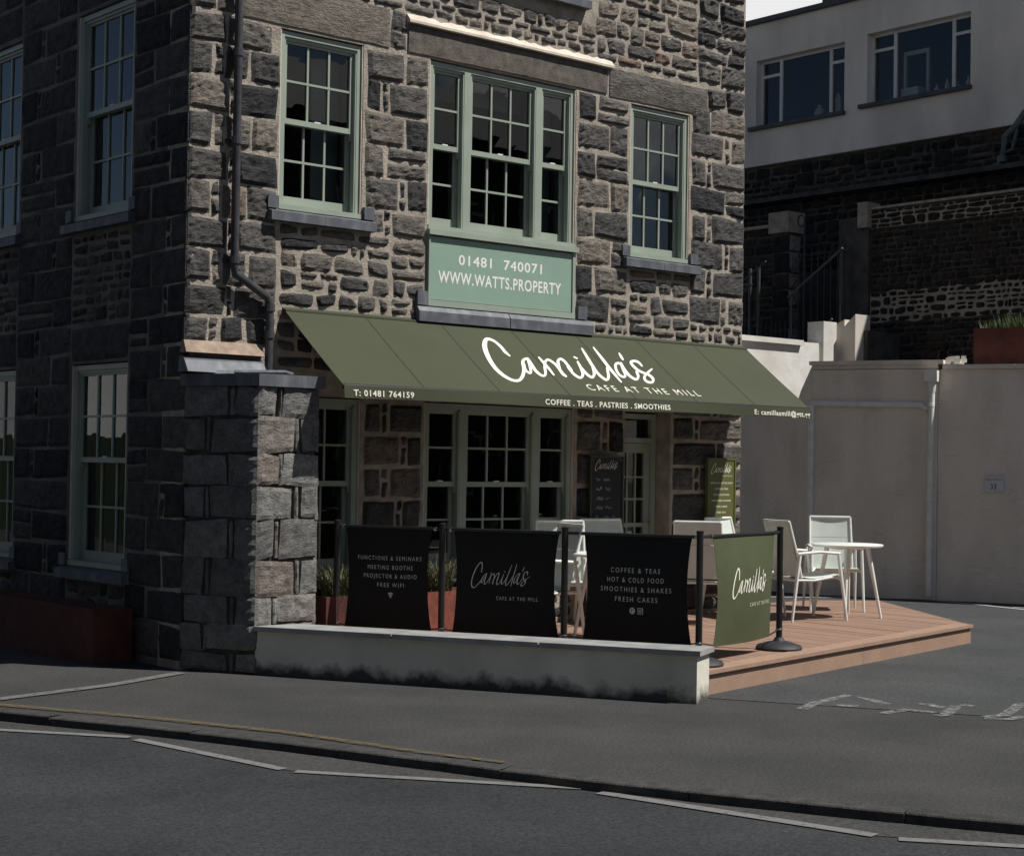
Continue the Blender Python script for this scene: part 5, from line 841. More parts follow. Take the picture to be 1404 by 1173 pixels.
# ------------------------------------------------------------------ chairs and table
def make_chair(label, loc, rz):
    t = thing('cafe_chair', label, 'chair', loc, rz, 'pale metal and mesh cafe chairs'); Mw = world_of(t)
    T = lambda p: Mw @ Vector(p)
    def tb(name, pts, r, m='white_metal'): mb = MB(); mb.tube([T(p) for p in pts], r, 8); return obj(name, mb, m, t, smooth=True)
    for s in (-1, 1):
        tb('leg', [(.30, s * .275, 0), (.235, s * .262, .44), (.205, s * .258, .655)], [.012, .019, .017]); tb('leg', [(-.34, s * .275, 0), (-.285, s * .265, .40), (-.245, s * .258, .64)], [.012, .019, .017])
        mb = MB(); mb.tube([T((.225, s * .258, .655)), T((-.02, s * .268, .672)), T((-.27, s * .258, .655))], .0155, 8); obj('armrest', mb, 'white_metal', t, smooth=True)
        tb('side_rail', [(.23, s * .255, .405), (.20, s * .225, .43), (-.05, s * .225, .395), (-.24, s * .225, .40), (-.275, s * .255, .40)], .012)
        tb('back_stile', [(-.20, s * .222, .42), (-.245, s * .222, .62), (-.345, s * .215, .965)], .0125)
    tb('cross_rail', [(.20, -.225, .42), (.20, .225, .42)], .012); tb('cross_rail', [(-.24, -.225, .395), (-.24, .225, .395)], .012); tb('top_rail', [(-.345, -.215, .965), (-.345, .215, .965)], .0125)
    def seat(u, v):
        x = .245 - .46 * v; return T((x, (u - .5) * .43, .452 - .030 * math.sin(math.pi * min(1, v * 1.05)) - .022 * v))
    def under(f): return lambda u, v: f(1 - u, v) - Vector((0, 0, .014))
    mb = MB(); mb.grid(seat, 5, 10); mb.grid(under(seat), 5, 10); se = obj('seat', mb, 'sling', t, smooth=True)
    mb = MB(); mb.tube([T((.245, -.215, .445)), T((.245, .215, .445))], .012, 8); obj('front_hem', mb, 'sling', se, smooth=True)
    for k, (v0, v1) in enumerate(((0, .60), (.606, 1.0))):
        def back(u, v, v0=v0, v1=v1, d=0):
            w = v0 + (v1 - v0) * v; x = -.205 - .045 * min(1, w / .4) - .095 * max(0, (w - .35) / .65) - .012 * math.sin(math.pi * u); return T((x - d, (u - .5) * .425, .43 + .53 * w))
        mb = MB(); mb.grid(back, 5, 6); mb.grid(lambda u, v: back(1 - u, v, d=.014), 5, 6); obj('backrest', mb, 'sling', t, smooth=True)
    return t
ang = lambda x, y: math.atan2(y, x)
ch0 = make_chair('pale mesh armchair left of the round table, seen side on', (6.33, -1.08, ZD), ang(.96, -.27))
spots = [((7.50, -.50), ang(-.75, -.78), 'pale mesh armchair behind the round table, facing the street'),
         ((3.50, -.62), ang(-.62, -.78), 'pale mesh armchair partly seen between the second and third dark banners'),
         ((4.36, -.46), ang(-.25, -.97), 'pale mesh armchair under the chalkboard with only its back top showing'),
         ((5.15, -.78), ang(.80, .6), 'mesh armchair with its shaded back to us behind the rightmost dark banner'),
         ((6.10, -.50), ang(.1, -1), 'mesh armchair mostly hidden under the olive menu board'),
         ((2.83, -1.02), ang(-.96, .25), 'mesh armchair hidden behind the middle banner beside the rusty planter')]
for (x, y), rz, lab in spots: c = copy_tree(ch0); c.location = (x, y, ZD); c.rotation_euler = (0, 0, rz); c['label'] = lab
def make_table(label, x, y, rot=0.3):
    t = thing('cafe_table', label, 'table', (x, y, ZD), 0, 'round pale cafe tables')
    mb = MB(); mb.lathe((x, y, ZD + .705), [(.335, 0), (.352, .010), (.355, .022), (.345, .029)], 44); obj('tabletop', mb, 'white_metal', t, smooth=True)
    mb = MB(); mb.lathe((x, y, ZD + .68), [(.14, 0), (.20, .02), (.2, .025)], 24); obj('table_frame', mb, 'white_metal', t)
    for k in range(4):
        a = rot + math.pi / 2 * k; c, s = math.cos(a), math.sin(a); mb = MB(); mb.tube([(x + c * .335, y + s * .335, ZD), (x + c * .20, y + s * .20, ZD + .70)], [.013, .024], 10); obj('leg', mb, 'white_metal', t, smooth=True)
    return t
tb0 = make_table('round pale metal cafe table at the right end of the deck', 6.88, -1.16, .62)
tb1 = copy_tree(tb0); tb1.location = (3.35, -1.42, ZD); tb1.rotation_euler = (0, 0, .5); tb1['label'] = 'round pale cafe table hidden behind the dark barrier banners'
# ------------------------------------------------------------------ planters and grasses
def planter(label, o, a, b, h, m='corten', z0=0.0, th=.02, group=None):
    """open box: o corner, a length vector, b depth vector"""
    o = Vector(o); a = Vector(a); b = Vector(b); t = thing('rusty_planter', label, 'planter', tuple(o + a / 2 + b / 2 + Vector((0, 0, z0))), 0, group)
    ua = a.normalized() * th; ub = b.normalized() * th; zz = Vector((0, 0, z0))
    for p, q, r_ in ((o, a, ub), (o + b - ub, a, ub), (o + ub, ua, b - 2 * ub), (o + a - ua + ub, ua, b - 2 * ub)): mb = MB(); mb.box(p + zz, q, r_, Vector((0, 0, h))); obj('side_plate', mb, m, t)
    mb = MB(); mb.box(o + ua + ub + zz, a - 2 * ua, b - 2 * ub, Vector((0, 0, h - .05))); obj('soil', mb, 'soil', t)
    return t
planter('long rusty steel planter, coloured darker as shaded, under the cafe windows behind the first banner', (1.08, -.45, 0), (1.0, 0, 0), (0, .36, 0), .38, m='corten_shaded', z0=ZD)
planter('rust coloured steel planter between the first two dark banners', (2.12, -.45, 0), (1.25, 0, 0), (0, .36, 0), .38, z0=ZD)
planter('low dark rusty planter against the shaded side wall on the street', (-.42, .62, 0), (.34, 0, 0), (0, 3.2, 0), .44, m='corten_shaded')
def tuft(name, label, cat, c, r, h, n, m, seed, lean=.5, w=.006, box=None, kind=None):
    rg = random.Random(seed); mb = MB()
    for _ in range(n):
        if box: x = c[0] + rg.uniform(0, box[0]); y = c[1] + rg.uniform(0, box[1])
        else: a = rg.uniform(0, 6.28); q = r * rg.random() ** .5; x = c[0] + q * math.cos(a); y = c[1] + q * math.sin(a)
        a = rg.uniform(0, 6.28); hh = h * rg.uniform(.55, 1.05); L = lean * rg.uniform(.2, 1.0) * hh; dx, dy = math.cos(a), math.sin(a); px, py = -dy * w, dx * w
        P = []
        for k in range(4):
            f = k / 3; P.append((x + dx * L * f * f, y + dy * L * f * f, c[2] + hh * (f - .25 * f * f * lean)))
        for k in range(3):
            wa = 1 - k / 3; wb = 1 - (k + 1) / 3 + .05
            p, q = P[k], P[k + 1]; mb.quad((p[0] - px * wa, p[1] - py * wa, p[2]), (p[0] + px * wa, p[1] + py * wa, p[2]), (q[0] + px * wb, q[1] + py * wb, q[2]), (q[0] - px * wb, q[1] - py * wb, q[2]))
    o = obj(name, mb, m); tag(o, label, cat, kind=kind); return o
tuft('ornamental_grass', 'arching dry ornamental grass in the planter beside the granite buttress', 'plant', (1.30, -.27, ZD + .33),   .12, .46, 300, 'sedge', 1, lean=1.1)
tuft('ornamental_grass', 'arching dry grass clump left of the second barrier post', 'plant', (1.72, -.27, ZD + .33), .12, .42, 280, 'sedge', 2, lean=1.1)
tuft('ornamental_grass', 'straw coloured grass clump seen between the first and second banners', 'plant', (2.35, -.27, ZD + .33), .13, .46, 300, 'sedge', 3, lean=1.0)
tuft('ornamental_grass', 'grass clump hidden behind the middle banner in the rusty planter', 'plant', (2.95, -.27, ZD + .33), .12, .5, 300, 'sedge', 6, lean=1.0)
# ------------------------------------------------------------------ menu boards
def board(label, x0, x1, z0, z1, face, frame):
    t = thing('menu_board', label, 'menu board', ((x0 + x1) / 2, -.06, z0), 0, None)
    mb = MB(); mb.bx(x0, x1, -.072, -.045, z0, z1); pn = obj('board_panel', mb, face, t)
    for a, b, c, d in ((x0 - .018, x0, z0 - .018, z1 + .018), (x1, x1 + .018, z0 - .018, z1 + .018), (x0, x1, z1, z1 + .018), (x0, x1, z0 - .018, z0)): mb = MB(); mb.bx(a, b, -.080, -.042, c, d); obj('frame_bar', mb, frame, t)
    for x in (x0 + .02, x1 - .02):
        for z in (z0 + .02, z1 - .02): mb = MB(); mb.lathe((x, -.072, z), [(.006, 0), (.004, .001)], 8); mb.v = [(p[0], -.0745 - (p[2] - z), z + (p[1] + .072)) for p in mb.v]; obj('screw', mb, 'chrome', t)
    mb = MB(); mb.bx(x0 + .03, x1 - .03, -.043, .0, (z0 + z1) / 2 - .02, (z0 + z1) / 2 + .02); obj('wall_batten', mb, 'black', t)
    return t, pn
def bfn(x0, z0, d=-.0735): return lambda a, b, l_=0: Vector((x0 + a, d - l_, z0 + b))
t, pn = board('black chalkboard menu with a script heading on the wall left of the door', 4.37, 4.78, 1.02, 1.735, 'chalk', 'board_frame')
g1 = bfn(4.37, 1.02); mb = script_word(lambda a, b, l_: g1(.045 + .30 * a + .10 * (b - .1), .585 + .30 * b * 1.15, l_ * .2), .8)
rg = random.Random(14)
for (yy, ws) in ((.50, (.07, .09)), (.415, (.08, .08)), (.325, (.10, .07)), (.235, (.09, .10)), (.14, (.06, .10, .05))):
    x = .055 + rg.uniform(0, .02); q = 0
    for w in ws:
        pts = []; n_ = int(w / .008)
        for k in range(n_): pts.append((x + k * .008, yy + rg.uniform(-.02, .022)))
        for (xa, ya), (xb, yb) in zip(pts, pts[1:]):
            q += 1; mb.quad(g1(xa, ya, q * 1e-5), g1(xa + .003, ya + .001, q * 1e-5), g1(xb + .003, yb + .001, q * 1e-5), g1(xb, yb, q * 1e-5))
        x += w + .03
obj('lettering', mb, 'grey_letter', pn)
t, pn = board('olive green menu board with white lines of text at the right corner of the building', 6.01, 6.40, 1.02, 1.735, 'olive_board', 'olive_board')
g2 = bfn(6.01, 1.02); mb = script_word(lambda a, b, l_: g2(.04 + .30 * a + .10 * (b - .1), .565 + .30 * b * 1.15, l_ * .2), .8)
put_text(mb, 'CAFE AT THE MILL', g2, .20, .355, .545, .014, .0)
for s_, w, z in (('MEETING & FUNCTION ROOM', .33, .47), ('COFFEE & TEAS', .20, .41), ('HOT & COLD FOOD', .235, .35), ('SMOOTHIES & SHAKES', .29, .29), ('FRESH CAKES', .18, .23), ('FREE WIFI', .13, .17)): put_text(mb, s_, g2, .195 - w / 2, .195 + w / 2, z, .019, .01)
obj('lettering', mb, 'white', pn)
# ------------------------------------------------------------------ rendered retaining wall
K = Vector((10.85, 2.55, 0)); RD = Vector((math.cos(R(65.75)), -math.sin(R(65.75)), 0)); RN = Vector((RD.y, -RD.x, 0))
if RN.dot(CAM - K) < 0: RN = -RN
RF = Frame(K, RD, RN)
RW = thing('rendered_wall', 'tall beige rendered retaining wall with ridged texture behind the deck', 'wall', tuple(K))
def fbox(F, mb, a, b, z0, z1, d0, d1): mb.box(F.P(a, z0, d0), F.u * (b - a), F.n * (d1 - d0), Vector((0, 0, z1 - z0))); return mb
def wavy_face(F, a, b, z0, z1, amp, seed, nu, nv, d0=0):
    mb = MB(); f = lambda u, v: F.P(a + (b - a) * u, z0 + (z1 - z0) * v, d0 + amp * noise.noise(Vector(((a + (b - a) * u) * .9 + seed, (z0 + (z1 - z0) * v) * .9, seed))) * (1 if 0 < u < 1 and 0 < v < 1 else 0)); mb.grid(f, nu, nv)
    return mb
mb = MB(); fbox(RF, mb, 0, 1.64, -.1, 3.03, -.30, -.03); obj('wall_core', mb, 'render', RW)
obj('rendered_face', wavy_face(RF, 0, 1.64, -.1, 2.965, .03, 3, 30, 50), 'render', RW, smooth=True)
mb = MB(); fbox(RF, mb, .0, 1.64, 2.975, 3.03, -.03, -.006); obj('top_course', mb, 'render', RW)
mb = MB(); mb.quad(RF.P(0, -.1), RF.P(0, 2.965), RF.P(0, 2.965, -.03), RF.P(0, -.1, -.03)); mb.quad(RF.P(1.64, -.1), RF.P(1.64, -.1, -.09), RF.P(1.64, 2.965, -.09), RF.P(1.64, 2.965)); obj('wall_end', mb, 'render', RW)
mb = MB(); rgx = random.Random(6); N = 26
for q in range(N):
    a, b = -.03 + 1.75 * q / N, -.03 + 1.75 * (q + 1) / N; w = lambda t: .055 + .012 * math.sin(t * 7) + .008 * math.sin(t * 23)
    mb.prism([RF.P(a, 3.03, -.33), RF.P(b, 3.03, -.33), RF.P(b, 3.03, w(b)), RF.P(a, 3.03, w(a))], (0, 0, .05))
obj('coping', mb, 'far_render', RW)
mb = MB(); fbox(RF, mb, 1.641, 9.0, -.1, 2.96, -.34, -.08); obj('wall_core', mb, 'render', RW)
obj('rendered_face', wavy_face(RF, 1.641, 6.5, -.1, 2.96, .035, 9, 70, 50, -.05), 'render', RW, smooth=True)
for a, b in ((1.70, 2.60), (2.605, 3.5), (3.505, 4.4), (4.405, 9.0)): mb = MB(); fbox(RF, mb, a, b, 2.962, 3.02, -.36, -.005); obj('coping', mb, 'far_render', RW)
# return wall running back beside the cafe, top stepping down
mb = MB(); yy = [2.55, 2.72, 2.80, 4.0]; zz = [3.02, 2.70, 2.52, 2.50]
mb.prism([(10.855, 2.56, -.1), (10.855, 2.56, 3.02), (10.855, 2.74, 2.70), (10.855, 2.82, 2.50), (10.855, 3.985, 2.46), (10.855, 3.985, -.1)], (.3, .0, 0)); obj('return_wall', mb, 'render', RW)
# pipes on the retaining wall
PG = thing('wall_pipe', 'painted drainpipe with square hopper and a long horizontal branch on the beige wall', 'drainpipe', tuple(RF.P(1.56, 0, .06)))
mb = MB(); mb.tube([RF.P(1.58, 2.66, .07), RF.P(1.565, 1.2, .07), RF.P(1.56, .06, .07)], .042, 12); obj('down_pipe', mb, 'pipe_pale', PG, smooth=True)
mb = MB(); fbox(RF, mb, 1.50, 1.66, 2.80, 2.94, .004, .15); obj('hopper', mb, 'pipe_pale', PG)
mb = MB(); mb.tube([RF.P(1.58, 2.80, .07), RF.P(1.58, 2.66, .07)], [.06, .045], 12); obj('hopper_outlet', mb, 'pipe_pale', PG)
mb = MB(); mb.tube([RF.P(0.0, 2.525, .05), RF.P(1.45, 2.50, .05), RF.P(1.53, 2.44, .06)], .036, 12); obj('branch_pipe', mb, 'pipe_pale', PG, smooth=True)
for z in (2.5, 1.9, 1.3, .7): mb = MB(); mb.tube([RF.P(1.57, z - .02, .07), RF.P(1.57, z + .02, .07)], .053, 12); obj('pipe_collar', mb, 'pipe_pale', PG)
for s in (.55, 1.1): mb = MB(); mb.tube([RF.P(s - .02, 2.51, .05), RF.P(s + .02, 2.51, .05)], .045, 12); obj('pipe_collar', mb, 'pipe_pale', PG)
PL = thing('corner_pipe', 'painted vertical pipe with a small bend at the inner corner of the beige wall', 'drainpipe', tuple(K))
mb = MB(); mb.tube([(10.80, 2.52, 2.50), (10.80, 2.52, 1.45), (10.77, 2.50, 1.30), (10.80, 2.52, 1.15), (10.80, 2.52, .02)], .042, 12); obj('down_pipe', mb, 'pipe_pale', PL, smooth=True)
SG = thing('house_sign', 'small white number plate reading 33 on the beige wall', 'sign', tuple(RF.P(2.35, 1.4, 0)))
mb = MB(); fbox(RF, mb, 2.235, 2.475, 1.405, 1.60, -.018, .006); pl = obj('plate', mb, 'opp_white', SG); mb = MB()
put_text(mb, 'MILL PLACE', lambda x, y: RF.P(x, y, .0075), 2.255, 2.455, 1.548, .028, .0); put_text(mb, '33', lambda x, y: RF.P(x, y, .0075), 2.315, 2.385, 1.44, .068, .01); obj('lettering', mb, 'black', pl)
# terrace behind, as solid ground
mb = MB(); mb.poly([(11.15, 2.45, 2.46), (14.6, -6, 2.46), (22, -6, 2.46), (22, 12, 2.46), (10.9, 12, 2.46), (10.9, 4.0, 2.46)]); mb.poly([(10.9, 12, -.1), (10.9, 12, 2.46), (10.9, 3.99, 2.46), (10.9, 3.99, -.1)]); struct('terrace', mb, 'pave')
planter('large rust coloured planter full of grass on the terrace above the beige wall', RF.P(2.0, 0, -.50), RF.u * 1.5, -RF.n * .55, 1.05, m='corten_shaded', z0=2.47)
p0 = RF.P(2.05, 3.45, -.55); mb = MB(); rg = random.Random(9)
for _ in range(1500):
    s = rg.uniform(2.1, 3.45); d = rg.uniform(-1.0, -.53); b0 = RF.P(s, 3.46, d); a = rg.uniform(0, 6.28); h = rg.uniform(.12, .30) * (1 if s > 2.3 else .7); t_ = b0 + Vector((math.cos(a) * .09, math.sin(a) * .09, h)); w_ = Vector((-math.sin(a), math.cos(a), 0)) * .007; mb.poly([b0 - w_, b0 + w_, t_])
tag(obj('planter_grass', mb, 'grass'), 'fresh green grass growing in the rusty planter on the terrace', 'grass', kind='stuff')
mb = MB(); rg = random.Random(12)
for _ in range(26):
    c = RF.P(rg.uniform(1.74, 1.95), 3.03 + rg.uniform(-.02, .10), rg.uniform(-.3, -.12)); s = rg.uniform(.02, .05); mb.prism([c + Vector((rg.uniform(-s, s), rg.uniform(-s, s), -s)) for _k in range(0)] or [c + Vector((s * math.cos(q), s * math.sin(q), -s)) for q in (0.2, 1.5, 2.9, 4.4)], (rg.uniform(-.01, .01), rg.uniform(-.01, .01), s * 1.5))
tag(obj('rubble_heap', mb, 'whitewash'), 'small heap of pale rubble on top of the beige wall', 'rubble', kind='stuff')
# white wall and steps
WW = thing('white_wall', 'sunlit white rendered wall with a rounded coping behind the awning end', 'wall', (11.9, 4.0, 2.46))
mb = MB(); mb.bx(10.86, 12.36, 4.0, 4.25, 2.0, 3.44); obj('wall_panel', mb, 'whitewash', WW)
mb = MB(); mb.bx(10.80, 12.36, 3.94, 4.30, 3.44, 3.515); obj('coping', mb, 'whitewash', WW)
mb = MB(); pts = [(12.36, 4.02, 2.0), (12.36, 4.02, 3.50), (12.80, 4.02, 3.50)] + [(12.80 - .42 * math.sin(R(a)) * 0 - .38 * (1 - math.cos(R(a))) * 0, 4.02, 3.50) for a in ()] + [(12.86, 4.02, 2.0)]; mb.prism(pts, (0, .2, 0)); obj('lower_panel', mb, 'whitewash', WW)
mb = MB(); mb.bx(12.88, 13.18, 4.0, 4.3, 2.2, 3.83); obj('gate_pillar', mb, 'whitewash', WW)
mb = MB(); mb.prism([(13.30, 3.75, 2.3), (13.30, 3.75, 3.95), (13.30, 3.95, 3.78), (13.30, 3.95, 3.88), (13.30, 4.35, 3.72), (13.30, 4.35, 2.3)], (.35, 0, 0)); obj('stepped_end', mb, 'far_render', WW)
# upper stone wall on the terrace
UW = thing('upper_stone_wall', 'tall dark rubble stone wall on the terrace with a band of pale netted mortar', 'wall', (14.5, 2, 2.46))
UF = Frame((14.5, 4.42, 2.46), (0, -1, 0), (-1, 0, 0))
mb = MB(); fbox(UF, mb, 0, 6.5, 0, 3.22, -.45, 0); obj('wall_core', mb, 'mortar_dark', UW)
mb = MB(); rg = random.Random(31); N = 60
for q in range(N):
    a, b = 6.5 * q / N * .6, 6.5 * (q + 1) / N * .6; mb.quad(UF.P(a, 1.48 + .07 * noise.noise(Vector((a * 3, 1, 1))) , .0025), UF.P(b, 1.48 + .07 * noise.noise(Vector((b * 3, 1, 1))), .0025), UF.P(b, 1.92 + .09 * noise.noise(Vector((b * 3, 5, 1))) + b * .02, .0025), UF.P(a, 1.92 + .09 * noise.noise(Vector((a * 3, 5, 1))) + a * .02, .0025))
obj('mortar_band', mb, 'mortar', UW)
mb = MB(); mb.quad(UF.P(0.02, 2.93, .002), UF.P(6.4, 2.93, .002), UF.P(6.4, 3.19, .002), UF.P(.02, 3.19, .002)); obj('mortar_band', mb, 'mortar', UW)
mb = MB(); fbox(UF, mb, -.02, 6.5, 3.225, 3.26, -.5, .04); obj('coping', mb, 'mortar', UW)
rg = random.Random(17); ru = dict(proud=.03, rough=.02, jit=.03, roundness=.45)
lay('UW', UF, cut_rubble(.02, 3.4, .0, 1.46, .24, .11, rg), (.4, .25), rg, material='rubble', joint=.008, **ru)
lay('UW', UF, cut_rubble(.02, 3.4, 1.46, 1.94, .20, .10, rg), (.4, .2), rg, material='rubble', joint=.020, **ru)
lay('UW', UF, cut_rubble(.02, 3.4, 1.94, 3.2, .22, .10, rg), (.45, .25), rg, material='rubble', joint=.008, **ru)
lay('UW', UF, cut_rubble(3.4, 6.4, .0, 3.2, .3, .16, rg), (.45, .25), rg, material='rubble', joint=.008, **{**ru, 'res': (3, 3)})
finish_stones('UW', UW, 300)
mb = MB(); fbox(UF, mb, -.55, .02, 0, 3.13, -.5, .06); obj('end_pier', mb, 'mortar_dark', UW); mb = MB(); fbox(UF, mb, -.15, .04, 2.95, 3.34, -.2, .12); obj('pier_block', mb, 'mortar', UW)
# left length of that wall with its square pier, seen past the building corner
PR = thing('gate_pier', 'square stone gate pier with a sunlit face beside the iron gate', 'pier', (14.8, 6.05, 2.46))
PF = Frame((14.48, 6.05, 2.46), (1, 0, 0), (0, -1, 0))
mb = MB(); mb.bx(14.52, 14.82, 6.07, 6.40, 2.46, 5.50); obj('core', mb, 'mortar_dark', PR)
rg = random.Random(5); lay('PR', PF, cut_rows(.04, .34, 0, 3.0, [.30, .26, .34], .2, .5, rg), (.6, .2), rg, material='granite', joint=.012, proud=.02, rough=.02, jit=.01)
lay('PR', Frame((14.52, 6.40, 2.46), (0, -1, 0), (-1, 0, 0)), cut_rows(.0, .36, 0, 3.0, [.30, .26, .34], .25, .5, rg), (.2, .2), rg, material='rubble', joint=.012, proud=.02, rough=.02, jit=.01)
finish_stones('PR', PR); mb = MB(); mb.bx(14.46, 14.88, 6.02, 6.44, 5.50, 5.84); obj('pier_cap', mb, 'mortar', PR)
BW = thing('boundary_wall', 'dark stone boundary wall left of the gate pier behind the cafe', 'wall', (14.6, 7.5, 2.46))
mb = MB(); mb.bx(14.6, 14.9, 6.41, 12, 2.46, 5.62); obj('core', mb, 'mortar_dark', BW); mb = MB(); mb.bx(14.55, 14.95, 6.45, 12, 5.62, 5.67); obj('coping', mb, 'mortar', BW)
rg = random.Random(6); lay('BW', Frame((14.6, 9.5, 2.46), (0, -1, 0), (-1, 0, 0)), cut_rubble(0, 3.12, .8, 3.14, .3, .15, rg), (.4, .25), rg, material='rubble', joint=.012, proud=.02, rough=.02, jit=.02); finish_stones('BW', BW)
# iron gate, railing and stair
IG = thing('iron_gate', 'black iron gate with thin bars between the stone piers', 'gate', (14.3, 5.2, 2.46))
for q in range(9): mb = MB(); y = 4.62 + q * .13; mb.tube([(14.3, y, 2.7), (14.3, y, 5.15)], .011, 6); obj('bar', mb, 'black', IG)
for z in (2.75, 3.9, 5.05): mb = MB(); mb.tube([(14.3, 4.6, z), (14.3, 5.68, z)], .014, 6); obj('cross_bar', mb, 'black', IG)
mb = MB(); mb.tube([(14.3, 5.62 + .07 * math.cos(a * .4), 5.62 + .09 * math.sin(a * .4)) for a in range(17)], .014, 6); mb.tube([(14.3, 5.55, 2.6), (14.3, 5.55, 5.6)], .018, 6); obj('scroll', mb, 'black', IG)
ST = thing('stone_stair', 'dark stone steps climbing behind the white wall', 'stairs', (13.6, 5.2, 2.46))
for q in range(8): mb = MB(); y0 = 5.6 - q * .24; mb.bx(13.5, 14.28, y0 - .24, y0, 2.46, 2.6 + q * .16); obj('step', mb, 'mortar_dark', ST)
HR = thing('handrail', 'thin iron handrail slanting up over the dark stair', 'handrail', (13.8, 4.6, 3.4))
mb = MB(); mb.tube([(13.45, 5.16, 4.30), (13.45, 4.12, 4.97)], .018, 8); obj('rail', mb, 'rail_grey', HR); mb = MB(); mb.tube([(13.45, 4.74, 3.63), (13.45, 4.30, 3.92)], .015, 8); obj('rail', mb, 'rail_grey', HR)
for y, z in ((5.1, 4.33), (4.15, 4.94)): mb = MB(); mb.tube([(13.45, y, 2.8), (13.45, y, z)], .014, 8); obj('upright', mb, 'black', HR)
RP = thing('metal_railing', 'grey steel railing post with dark mesh infill behind the white wall', 'railing', (13.8, 6.15, 2.46))
for y in (6.06, 6.24): mb = MB(); mb.tube([(13.8, y, 2.46), (13.8, y, 4.86)], .026, 8); obj('post', mb, 'rail_grey', RP)
for q in range(14): mb = MB(); y = 6.34 + q * .11; mb.tube([(13.8, y, 2.9), (13.8, y, 4.62)], .009, 6); obj('bar', mb, 'black', RP)
mb = MB(); mb.tube([(13.8, 6.2, 4.6), (13.8, 7.9, 4.66)], .014, 6); mb.tube([(13.8, 5.92, 4.95), (13.8, 6.37, 4.69)], .012, 6); obj('top_rail', mb, 'rail_grey', RP)
for q in range(8): mb = MB(); y = 5.30 + q * .1; mb.tube([(13.8, y, 2.6), (13.8, y, 3.98)], .009, 6); obj('bar', mb, 'black', RP)
# ------------------------------------------------------------------ far building on top
FBD = thing('far_building', 'weathered grey rendered building with white casement windows on a dark stone base', 'building', (16, 5, 2.46))
FF = Frame((15.95, 12, 0), (0, -1, 0), (-1, 0, 0)); FO = [(12 - 8.04, 12 - 6.09, 7.70, 8.87), (12 - 5.62, 12 - 3.61, 7.74, 8.91)]
obj('upper_wall', wall_with_holes(FF, -3, 17, 7.0, 9.52, FO, .3), 'far_render', FBD)
mb = MB(); mb.bx(16.5, 22, -5, 15, 7.0, 7.1); mb.bx(16.25, 22, -5, 15, 9.3, 9.5); mb.bx(21.8, 22, -5, 15, 7.1, 9.3); mb.bx(16.3, 21.8, 14.8, 15, 7.1, 9.3); mb.bx(16.3, 21.8, -5, -4.8, 7.1, 9.3); obj('shell', mb, 'room', FBD)
mb = MB(); mb.bx(15.86, 22.1, -5.05, 15.05, 9.52, 9.60); obj('roof_edge', mb, 'tile_grey', FBD)
mb = MB(); mb.bx(16.05, 16.35, -5, 15, 2.46, 6.99); obj('lower_wall', mb, 'mortar_dark', FBD)
rg = random.Random(23); LF = Frame((16.05, 9.5, 2.46), (0, -1, 0), (-1, 0, 0)); lay('FB', LF, cut_rubble(0, 8.0, 2.6, 4.5, .34, .16, rg), (.3, .25), rg, material='rubble', joint=.012, proud=.03, rough=.03, jit=.03, roundness=.3, res=(4, 3)); finish_stones('FB', FBD, 300)
mb = MB(); mb.bx(15.75, 16.05, -5, 15, 6.30, 6.38); obj('string_course', mb, 'mortar_dark', FBD)
def casement(u0, u1, z0, z1):
    P = FF.P; d = -.13
    def bb(mb, a, b, c, e, dd=d, t=.06): mb.box(P(a, c, dd - t), FF.u * (b - a), FF.n * t, Vector((0, 0, e - c)))
    s1, s2 = u0 + (u1 - u0) * .235, u0 + (u1 - u0) * .80; fr = .05; zt = z0 + (z1 - z0) * .76; mb = MB()
    bb(mb, u0, u0 + fr, z0, z1); bb(mb, u1 - fr, u1, z0, z1); bb(mb, u0 + fr, u1 - fr, z1 - fr, z1, d - .001); bb(mb, u0 + fr, u1 - fr, z0, z0 + fr, d - .001); bb(mb, s1 - .03, s1 + .03, z0 + fr, z1 - fr); bb(mb, s2 - .03, s2 + .03, z0 + fr, z1 - fr)
    bb(mb, u0 + fr, s1 - .03, zt - .025, zt + .025); bb(mb, s2 + .03, u1 - fr, zt - .025, zt + .025); w = obj('window', mb, 'upvc', FBD)
    for a, b, c, e in ((u0 + fr, s1 - .03, z0 + fr, zt - .025), (u0 + fr, s1 - .03, zt + .025, z1 - fr), (s1 + .03, s2 - .03, z0 + fr, z1 - fr), (s2 + .03, u1 - fr, z0 + fr, zt - .025), (s2 + .03, u1 - fr, zt + .025, z1 - fr)):
        mb = MB(); mb.quad(P(a, c, d - .03), P(b, c, d - .03), P(b, e, d - .03), P(a, e, d - .03)); obj('pane', mb, 'glass', w)
    mb = MB(); bb(mb, u0 - .13, u1 + .03, z0 - .07, z0 - .005, .08, .2); obj('sill', mb, 'tile_grey', w)
    mb = MB(); bb(mb, u0, u1, z0 - .005, z0 + .02, -.19, .25); obj('inner_sill', mb, 'upvc', w)
casement(*FO[0]); casement(*FO[1])
SA = thing('vase', 'small pale round-bellied vase on the sill of the left casement window', 'vase', (16.25, 6.85, 7.72)); mb = MB(); mb.lathe((16.25, 6.85, 7.72), [(.04, 0), (.09, .05), (.10, .10), (.07, .17), (.03, .20), (.045, .23)], 16); obj('vase_body', mb, 'opp_white', SA, smooth=True)
SB = thing('jar', 'tall pale jar beside the vase in the left casement window', 'jar', (16.25, 6.45, 7.72)); mb = MB(); mb.lathe((16.25, 6.45, 7.72), [(.05, 0), (.06, .06), (.055, .28), (.03, .34), (.04, .37)], 16); obj('jar_body', mb, 'opp_white', SB, smooth=True)
SCc = thing('box', 'pale box on the sill of the right casement window', 'box', (16.3, 4.95, 7.76)); mb = MB(); mb.bx(16.2, 16.4, 4.78, 5.12, 7.765, 7.95); obj('box_body', mb, 'opp_white', SCc)
